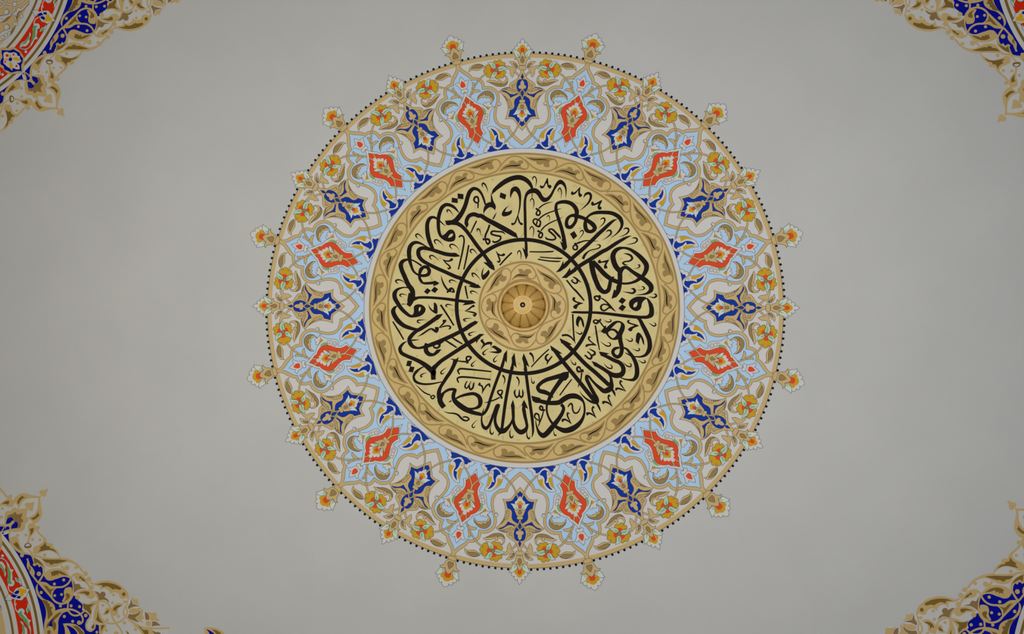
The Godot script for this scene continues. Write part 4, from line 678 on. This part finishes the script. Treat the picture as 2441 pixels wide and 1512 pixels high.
func part(called: String, m: Mesh, parent: Node3D) -> MeshInstance3D:
	var o := MeshInstance3D.new()
	o.name = called
	o.mesh = m
	parent.add_child(o, true)
	return o

func thing(called: String, label: String, category: String, group := "") -> Node3D:
	var o := Node3D.new()
	o.name = numbered(called)
	add_child(o)
	tag(o, label, category, group)
	return o

func tag(o: Node3D, label: String, category: String, group := "", kind := ""):
	if label:
		o.set_meta("label", label)
		o.set_meta("category", category)
	if group:
		o.set_meta("group", group)
	if kind:
		o.set_meta("kind", kind)

# rows of curls, drops, stems and the like become one row for each piece; a thin line stays with the piece before it
func split(drawing: Array) -> Array:
	var out := []
	for row in drawing:
		if not row[0] in ["curl", "drop", "strand", "stem", "vine", "knot", "red_heart"]:
			out.append(row)
			continue
		for command in row[2].split(";"):
			var words: PackedStringArray = command.split(" ", false)
			if words[0].ends_with("l"):
				out[-1] = [out[-1][0], out[-1][1], out[-1][2] + ";" + command]
			elif words[0].ends_with("k") or words[0].ends_with("c"):
				for word in words.slice(2):
					out.append([row[0], row[1], " ".join(PackedStringArray([words[0], words[1], word]))])
			else:
				out.append([row[0], row[1], command])
	return out

# a motif from its drawing; layer counts the coats below it
func motif(called: String, drawing: Array, layer: float, label: String, category: String, group: String, flip := 1.0) -> Node3D:
	var o := thing(called, label, category, group)
	for row in split(drawing):
		part(row[0], draw(row[2], layer, flip), o)
		if row[1] == 2:
			part(row[0], draw(row[2], layer + 0.25, -flip), o)
		layer += 0.37 if called == "inscription" else row[2].count(";") + 1.0
	return o

# the same motif again and again round the ring; at[i] is the angle in degrees, clockwise from the top
func around(first: Node3D, angles: Array, radius: float, labels: Array):
	var called := String(first.name)
	if called.right(3).is_valid_int():
		called = called.left(-4)
	for i in angles.size():
		var o := first
		if i > 0:
			o = first.duplicate()
			o.name = numbered(called)
			add_child(o)
			o.set_meta("label", labels[i])
		var a := deg_to_rad(angles[i])
		o.position = Vector3(sin(a) * radius, H - (i % 2) * STEP * 0.2, cos(a) * radius)
		o.rotation.y = a

# ---------------------------------------------------------------- the room

func box(called: String, a: Vector3, b: Vector3, m: Material, parent: Node3D = self) -> MeshInstance3D:
	var mesh := BoxMesh.new()
	mesh.size = (b - a).abs()
	mesh.material = m
	var o := MeshInstance3D.new()
	o.name = called
	o.mesh = mesh
	o.position = (a + b) * 0.5
	parent.add_child(o, true)
	if parent == self:
		o.set_meta("kind", "structure")
	return o

# a light box: its glowing face and an area light of the same size just in front of it
func area(called: String, size: Vector2, at: Vector3, basis: Basis, energy: float, color: Color):
	var l := AreaLight3D.new()
	l.name = called
	l.area_size = size
	l.light_energy = energy
	l.light_color = color
	l.area_range = 30.0
	l.area_attenuation = 2.0
	l.shadow_enabled = true
	add_child(l, true)
	l.transform = Transform3D(basis, at)

func build_room():
	var X := 8.6
	var Z := 6.4
	box("ceiling", Vector3(-X - 0.4, H, -Z - 0.4), Vector3(X + 0.4, H + 0.4, Z + 0.4), mats.plaster)
	box("floor", Vector3(-X - 0.4, -0.3, -Z - 0.4), Vector3(X + 0.4, 0, Z + 0.4), mats.floor)
	box("wall_front", Vector3(-X - 0.4, 0, Z), Vector3(X + 0.4, H, Z + 0.4), mats.stone)
	box("wall_back", Vector3(-X - 0.4, 0, -Z - 0.4), Vector3(X + 0.4, H, -Z), mats.stone)
	box("wall_left", Vector3(-X - 0.4, 0, -Z), Vector3(-X, H, Z), mats.stone)
	box("wall_right", Vector3(X, 0, -Z), Vector3(X + 0.4, H, Z), mats.stone)
	# tall frosted windows in the two end walls, bright with daylight
	var n := 0
	for side in [-1.0, 1.0]:
		var tint := Color(1.0, 0.96, 0.9) if side < 0.0 else Color(0.93, 0.96, 1.0)
		for z in [-3.6, 0.0, 3.6]:
			n += 1
			var w := Node3D.new()
			w.name = "window_%d" % n
			add_child(w)
			w.set_meta("kind", "structure")
			w.position = Vector3(side * X, 1.0, z)
			var glow := StandardMaterial3D.new()
			glow.albedo_color = Color(0.8, 0.8, 0.8)
			glow.emission_enabled = true
			glow.emission = tint
			glow.emission_energy_multiplier = 0.8
			box("pane", Vector3(-0.02, 0.06, -0.74), Vector3(0.02, 2.94, 0.74), glow, w)
			for f in [[Vector3(-0.05, 0, -0.82), Vector3(0.05, 3, -0.74)], [Vector3(-0.05, 0, 0.74), Vector3(0.05, 3, 0.82)], [Vector3(-0.05, 0, -0.74), Vector3(0.05, 0.06, 0.74)], [Vector3(-0.05, 2.94, -0.74), Vector3(0.05, 3, 0.74)]]:
				box("frame", f[0], f[1], mats.wood, w)
			area("window_light", Vector2(1.46, 2.86), Vector3(side * (X - 0.08), 2.5, z), Basis(Vector3.UP, side * PI / 2), WINDOW, tint)
	# floor lamps that throw their light up at the ceiling
	for p in LAMPS:
		var t := Node3D.new()
		t.name = numbered("floor_lamp")
		add_child(t)
		t.position = Vector3(p.x, 0, p.y)
		tag(t, "tall brass uplighter standing on the floor under the %s corner roundel" % (("upper " if p.y > 0 else "lower ") + ("left" if p.x < 0 else "right")), "lamp", "uplighters on the floor")
		var prof := [Vector2(0, 0), Vector2(0.2, 0), Vector2(0.2, 0.02), Vector2(0.05, 0.05), Vector2(0.018, 0.08), Vector2(0.018, 1.6), Vector2(0.06, 1.64), Vector2(0.3, 1.82), Vector2(0.29, 1.825), Vector2(0.05, 1.67), Vector2(0, 1.665)]
		part("stand", lathe(prof, 32, mats.brass), t)
		var g := StandardMaterial3D.new()
		g.albedo_color = Color(0.9, 0.9, 0.88)
		g.emission_enabled = true
		g.emission = Color(1.0, 0.97, 0.92)
		g.emission_energy_multiplier = 1.5
		part("bulb", lathe([Vector2(0, 1.76), Vector2(0.2, 1.76), Vector2(0.2, 1.78), Vector2(0, 1.78)], 24, g), t)
		area("lamp_light", Vector2(0.36, 0.36), Vector3(p.x, 1.79, p.y), Basis(Vector3.RIGHT, PI / 2), LAMP * (1.03 if p.x < 0.0 and p.y < 0.0 else 1.0), Color(1.0, 0.993, 0.966) if p.x < 0.0 else Color(0.99, 0.99, 1.0))

# a turned shape: profile of (radius, height)
func lathe(profile: Array, n: int, m: Material, y_scale := 1.0) -> ArrayMesh:
	var st := SurfaceTool.new()
	st.begin(Mesh.PRIMITIVE_TRIANGLES)
	st.set_smooth_group(-1)
	for i in profile.size() - 1:
		for k in n:
			var a := TAU * k / n
			var b := TAU * (k + 1) / n
			var q: Array[Vector3] = []
			for e in [[i, a], [i + 1, a], [i + 1, b], [i, b]]:
				q.append(Vector3(cos(e[1]) * profile[e[0]].x, profile[e[0]].y * y_scale, sin(e[1]) * profile[e[0]].x))
			for t in [[0, 1, 2], [0, 2, 3]]:
				if (q[t[1]] - q[t[0]]).cross(q[t[2]] - q[t[0]]).length() > 1e-9:
					for v in t:
						st.add_vertex(q[v])
	st.generate_normals()
	var mesh := st.commit()
	mesh.surface_set_material(0, m)
	return mesh

func ring(into: Dictionary, color: String, r0: float, r1: float, layer: float, n := 240):
	for i in n:
		var a := Vector2.from_angle(TAU * i / n)
		var b := Vector2.from_angle(TAU * (i + 1) / n)
		tri(into, color, a * r0, a * r1, b * r1, -layer * STEP)
		tri(into, color, a * r0, b * r1, b * r0, -layer * STEP)

func ring_mesh(color: String, r0: float, r1: float, layer: float, n := 240) -> ArrayMesh:
	var into := {}
	ring(into, color, r0, r1, layer, n)
	return mesh_of(into)

# ---------------------------------------------------------------- the painted ring

const CLOCK := ["twelve", "one", "two", "three", "four", "five", "six", "seven", "eight", "nine", "ten", "eleven"]

func labels(pattern: String, half := false) -> Array:
	var out := []
	for i in 12:
		out.append(pattern % (("half past " + CLOCK[i]) if half else (CLOCK[i] + " o'clock")))
	return out

func build_ring():
	var hours := range(0, 360, 30)
	var halves := range(15, 360, 30)
	var o := thing("ring_ground", "broad white painted ring behind the flowers and cartouches of the medallion", "painted ring")
	o.position = Vector3(0, H, 0)
	part("white_coat", ring_mesh("white", 1480, 2416, 1), o)
	o = thing("outer_border", "tan border band with black beads round the outside of the medallion", "border")
	o.position = Vector3(0, H, 0)
	part("band", ring_mesh("tan", 2410, 2450, 3), o)
	part("edge_line", ring_mesh("line", 2449, 2453, 4), o)
	var bead := {}
	fill(bead, "bead", disc(Vector2.ZERO, 12.2), 0.0)
	var bead_mesh := mesh_of(bead)
	for h in 12:
		for i in 18:
			var deg := 30.0 * h + (2.5 + 1.4 * i if i < 9 else 30.0 - 2.5 - 1.4 * (i - 9))
			var b := part("bead", bead_mesh, o)
			b.position = Vector3(sin(deg_to_rad(deg)), 0, cos(deg_to_rad(deg))) * 2.4625 + Vector3(0, -5 * STEP, 0)
	var l := labels("pale blue lobed panel edged in tan at %s on the medallion", true)
	around(motif("blue_lobe", BLUE_LOBE, 6, l[0], "panel", "pale blue lobes of the medallion"), halves, 4 * 0.480, l)
	l = labels("yellow flower spray with green sepals just after %s on the medallion")
	around(motif("flower_spray", FLOWER_SPRAY, 30, l[0], "flower", "yellow flower sprays of the medallion"), hours, 4 * 0.560, l)
	l = labels("yellow flower spray with green sepals just before %s on the medallion")
	around(motif("flower_spray", FLOWER_SPRAY, 30, l[0], "flower", "yellow flower sprays of the medallion", -1.0), hours, 4 * 0.560, l)
	l = labels("blue and yellow crescent leaf at the disc's white rim just after %s")
	around(motif("crescent_leaf", CUSP_LEAF, 60, l[0], "leaf", "crescent leaves along the white rim"), hours, 4 * 0.400, l)
	l = labels("blue and yellow crescent leaf at the disc's white rim just before %s")
	around(motif("crescent_leaf", CUSP_LEAF, 60, l[0], "leaf", "crescent leaves along the white rim", -1.0), hours, 4 * 0.400, l)
	l = labels("dark blue winged cartouche framed in tan at %s on the medallion")
	around(motif("blue_cartouche", BLUE_PALMETTE, 50, l[0], "cartouche", "blue cartouches of the medallion"), hours, 4 * 0.480, l)
	l = labels("red cartouche framed in white holding a flower at %s on the medallion", true)
	around(motif("red_cartouche", RED_PALMETTE, 72, l[0], "cartouche", "red cartouches of the medallion"), halves, 4 * 0.440, l)
	l = labels("short lotus finial straddling the tan border at %s on the medallion")
	around(motif("short_finial", SHORT_FINIAL, 96, l[0], "finial", "short finials of the medallion"), hours, 4 * 0.620, l)
	l = labels("tall lotus finial standing outside the tan border at %s on the medallion", true)
	around(motif("tall_finial", TALL_FINIAL, 96, l[0], "finial", "tall finials of the medallion"), halves, 4 * 0.625, l)

# ---------------------------------------------------------------- the gold disc and its inscription

# one scroll of a border: the vine carries its leaf, the leaf its dark midrib
func scroll(drawing: Array, meshes: Array, parent: Node3D, deg: float, radius: float):
	var a := deg_to_rad(deg)
	var v := part("scroll", meshes[0], parent)
	v.position = Vector3(sin(a) * radius, 0, cos(a) * radius)
	v.rotation.y = a
	part(drawing[1][0], meshes[1], v)
	part(drawing[2][0], meshes[2], v)

func meshes_of(drawing: Array, layer: int) -> Array:
	var out := []
	for row in drawing:
		out.append(draw(row[2], layer))
		layer += 1
	return out

func build_disc():
	var o := thing("plain_ring", "plain white ring between the blue motifs and the gold disc", "painted ring")
	o.position = Vector3(0.0144, H, 0.003)
	part("white_coat", ring_mesh("white", 1470, 1521, 120), o)
	part("edge_line", ring_mesh("line", 1520, 1523.5, 121), o)
	o = thing("scroll_border", "gold border of curling leaf scrolls round the black inscription", "border")
	o.position = Vector3(0.017, H, 0.0035)
	part("gold_coat", ring_mesh("scrollgold", 1280, 1478, 122), o)
	part("outer_line", ring_mesh("band", 1459, 1478, 123), o)
	part("inner_line", ring_mesh("band", 1283, 1301.5, 123), o)
	var turned_in := meshes_of(SCROLL_TURNED_IN, 124)
	var turned_out := meshes_of(SCROLL_TURNED_OUT, 124)
	# how far each scroll strays from its even place, in degrees
	var stray := [0.0, 0.0, 0.4, 0.25, 0.9, 0.5, 0.3, 0.0, 0.9, 0.35, -0.6, -1.25, -1.8, -3.1, -3.3, -3.2, -2.8, -2.2, -1.9, -1.6, -0.8, -2.0, -1.5, -1.5, -0.7, -0.8, -0.5, -1.1, -0.5, -0.5, -0.2, 0.0]
	for i in 32:
		var d := SCROLL_TURNED_OUT if i % 2 else SCROLL_TURNED_IN
		scroll(d, turned_out if i % 2 else turned_in, o, 11.25 * i + stray[i], 4 * 0.345)
	o = thing("gold_disc", "pale gold disc that carries the black inscription", "disc")
	o.position = Vector3(0.0187, H, 0.0012)
	part("gold_coat", ring_mesh("gold", 0, 1284, 121), o)
	o = motif("inscription", INSCRIPTION, 128, "black flowing Arabic inscription running in a circle on the gold disc", "inscription", "")
	o.position = Vector3(0.017, H, 0.0035)
	var c := part("circle_line", ring_mesh("black", 618, 655, 126), o)
	c.position = Vector3(0.0045, 0, 0.0027)
	o = thing("inner_border", "small gold border of eight leaf scrolls round the plaster boss", "border")
	o.position = Vector3(0.0233, H, 0.0076)
	part("gold_coat", ring_mesh("innergold", 0, 430, 123), o)
	part("outer_line", ring_mesh("band", 411, 431, 124), o)
	var rim := part("inner_line", ring_mesh("band", 230, 254, 125), o)
	rim.position = Vector3(0, 0, 0.007)
	var a := meshes_of(INNER_SCROLL_IN, 126)
	var b := meshes_of(INNER_SCROLL_OUT, 126)
	for i in 4:
		scroll(INNER_SCROLL_IN, a, o, 14.4 + 90 * i, 4 * 0.080)
		scroll(INNER_SCROLL_OUT, b, o, 61.5 + 90 * i, 4 * 0.080)

# ---------------------------------------------------------------- the plaster boss

func petal_mesh() -> ArrayMesh:
	var st := SurfaceTool.new()
	st.begin(Mesh.PRIMITIVE_TRIANGLES)
	st.set_smooth_group(1)
	var nu := 18
	var nv := 14
	var at := func(i: int, k: int) -> Vector3:
		var t := float(i) / nu
		var s := 2.0 * k / nv - 1.0
		var round_end := sqrt(maxf(0.0, 1.0 - pow(1.0 - minf(t / 0.4, 1.0), 2.0)))
		var r := lerpf(0.203, 0.078, t)
		var d := 0.004 + BOSS * (1.0 - pow(1.0 - t, 1.6))
		var bulge := 0.046 * sqrt(maxf(0.0, 1.0 - s * s)) * round_end * lerpf(1.0, 0.4, t)
		var a := s * PI / 12.0 * lerpf(round_end, 1.0, 0.25)
		return Vector3(sin(a) * (r + bulge * 0.2), -d - bulge, cos(a) * (r + bulge * 0.2))
	for i in nu:
		for k in nv:
			var p: Vector3 = at.call(i, k)
			var q: Vector3 = at.call(i + 1, k)
			var u: Vector3 = at.call(i + 1, k + 1)
			var v: Vector3 = at.call(i, k + 1)
			for w in [p, u, q, p, v, u]:
				st.add_vertex(w)
	st.generate_normals()
	var m := st.commit()
	m.surface_set_material(0, mats.gesso)
	return m

func build_boss():
	var o := thing("ceiling_boss", "round fluted plaster boss with a hole at the centre of the medallion", "ceiling boss")
	o.position = Vector3(0.0219, H - 0.004, 0.0061)
	part("rim", lathe([Vector2(0.236, 0.004), Vector2(0.236, -0.012), Vector2(0.230, -0.021), Vector2(0.221, -0.024), Vector2(0.213, -0.020), Vector2(0.207, -0.012), Vector2(0.203, 0.0)], 96, mats.gesso_pale), o)
	var bowl := []
	for i in 15:
		var t := i / 14.0
		bowl.append(Vector2(lerpf(0.206, 0.076, t), -0.002 - BOSS * (1.0 - pow(1.0 - t, 1.6))))
	part("bowl", lathe(bowl, 72, mats.gesso_dark), o)
	var pm := petal_mesh()
	for i in 12:
		var p := part("petal", pm, o)
		p.rotation.y = TAU * i / 12.0 - 0.09
		var dark := part("hole", lathe([Vector2(0.0, -0.003), Vector2(0.0055, -0.002), Vector2(0.0055, 0.004)], 10, mats.black), o)
		var a := TAU * (i + 0.5) / 12.0 - 0.09
		dark.position = Vector3(sin(a) * 0.1985, -0.028, cos(a) * 0.1985)
	var b := -BOSS
	part("hub", lathe([Vector2(0.072, b + 0.02), Vector2(0.090, b - 0.012), Vector2(0.092, b - 0.022), Vector2(0.086, b - 0.032), Vector2(0.076, b - 0.034), Vector2(0.070, b - 0.030), Vector2(0.064, b - 0.036), Vector2(0.056, b - 0.037), Vector2(0.050, b - 0.033), Vector2(0.030, b - 0.033), Vector2(0.0235, b - 0.030), Vector2(0.0235, b + 0.05)], 64, mats.gesso_pale), o)
	part("socket", lathe([Vector2(0.0234, b - 0.02), Vector2(0.0234, b + 0.06), Vector2(0.0, b + 0.06)], 32, mats.black), o)
	part("hook", lathe([Vector2(0.0, b - 0.012), Vector2(0.012, b - 0.012), Vector2(0.015, b - 0.004), Vector2(0.015, b + 0.05)], 24, mats.steel), o)

# ---------------------------------------------------------------- the corner roundels

var bead_shapes := {}

# painted beads, each a part of its own
func beads(commands: String, side: float, parent: Node3D):
	var layer := 170
	for command in commands.split(";"):
		var words := command.split(" ", false)
		layer += 2
		for word in words.slice(2):
			var n := word.split_floats(",")
			var key := "%s %d" % [words[1], int(n[2])]
			if not bead_shapes.has(key):
				var into := {}
				fill(into, words[1], disc(Vector2.ZERO, n[2]), 0.0)
				bead_shapes[key] = mesh_of(into)
			part("bead", bead_shapes[key], parent).position = Vector3(n[0] * side * 0.001, -layer * STEP, n[1] * 0.001)

func build_corners():
	var where := ["upper left", "lower left", "upper right", "lower right"]
	var place := [Vector3(-6126.6, 3490.8, 135.52), Vector3(-6196.3, -3366.1, 45.60), Vector3(6060.6, 3298.5, 226.34), Vector3(6065.8, -3319.3, 313.92)]   # centre and turn, degrees
	var bands := [["gold_field", "fieldgold", 0, 1264], ["white_band", "white2", 1264, 1322], ["gilt_line", "gilt3", 1322, 1345], ["white_band", "white2", 1345, 1388], ["red_band", "red2", 1388, 1541], ["white_band", "white2", 1541, 1573], ["gilt_line", "gilt3", 1573, 1599], ["white_band", "white2", 1599, 1640]]
	var shapes := {}
	var half := split(FRINGE_HALF)
	var palmette := split(FRINGE_PALMETTE)
	var vine := split(ROUNDEL_VINE)
	var lily := split(ROUNDEL_LILY)
	var arabesque := split(ROUNDEL_ARABESQUE)
	var rosette := split(ROUNDEL_ROSETTE)
	for side in [1.0, -1.0]:
		for d in [["ground", FRINGE_GROUND, 1], ["half", half, 8], ["palmette", palmette, 180], ["rosette", rosette, 250], ["vine", vine, 215], ["lily", lily, 235], ["arabesque", arabesque, 215]]:
			var layer: float = d[2] + ((85 if d[0] == "half" else 3) if side < 0.0 else 0)
			for i in d[1].size():
				shapes[d[0] + str(i) + str(side)] = draw(d[1][i][2], layer, side)
				layer += d[1][i][2].count(";") + 1
	var add := func(kind: String, drawing: Array, side: float, parent: Node3D, turn := 0.0):
		for i in drawing.size():
			if drawing[i][0] == "bead":
				beads(drawing[i][2], side, parent)
				continue
			var p := part(drawing[i][0], shapes[kind + str(i) + str(side)], parent)
			p.rotation.y = turn
	for c in 4:
		var at := Vector3(place[c].x * 0.001, H, place[c].y * 0.001)
		var turn := deg_to_rad(place[c].z)
		var f := thing("arabesque_fringe", "gilt and blue arabesque fringe round the roundel in the %s corner" % where[c], "arabesque", "corner fringes")
		f.position = at
		f.rotation.y = turn
		for side in [1.0, -1.0]:
			add.call("ground", FRINGE_GROUND, side, f)
		for side in [1.0, -1.0]:
			add.call("half", half, side, f)
		add.call("palmette", palmette, 1.0, f)
		var r := thing("corner_roundel", "red and white banded roundel in the %s corner of the ceiling" % where[c], "roundel", "corner roundels")
		r.position = at
		r.rotation.y = turn
		var layer := 205
		for b in bands:
			part(b[0], ring_mesh(b[1], b[2], b[3], layer, 160), r)
			layer += 1
		add.call("rosette", rosette, -1.0 if c == 0 else 1.0, r)
		for side in [1.0, -1.0]:
			add.call("vine", vine, side, r)
			add.call("lily", lily, side, r)
			add.call("vine", vine, -side, r, side * deg_to_rad(2.0 * LILY))
		add.call("arabesque", arabesque, 1.0 if c in [1, 2] else -1.0, r)
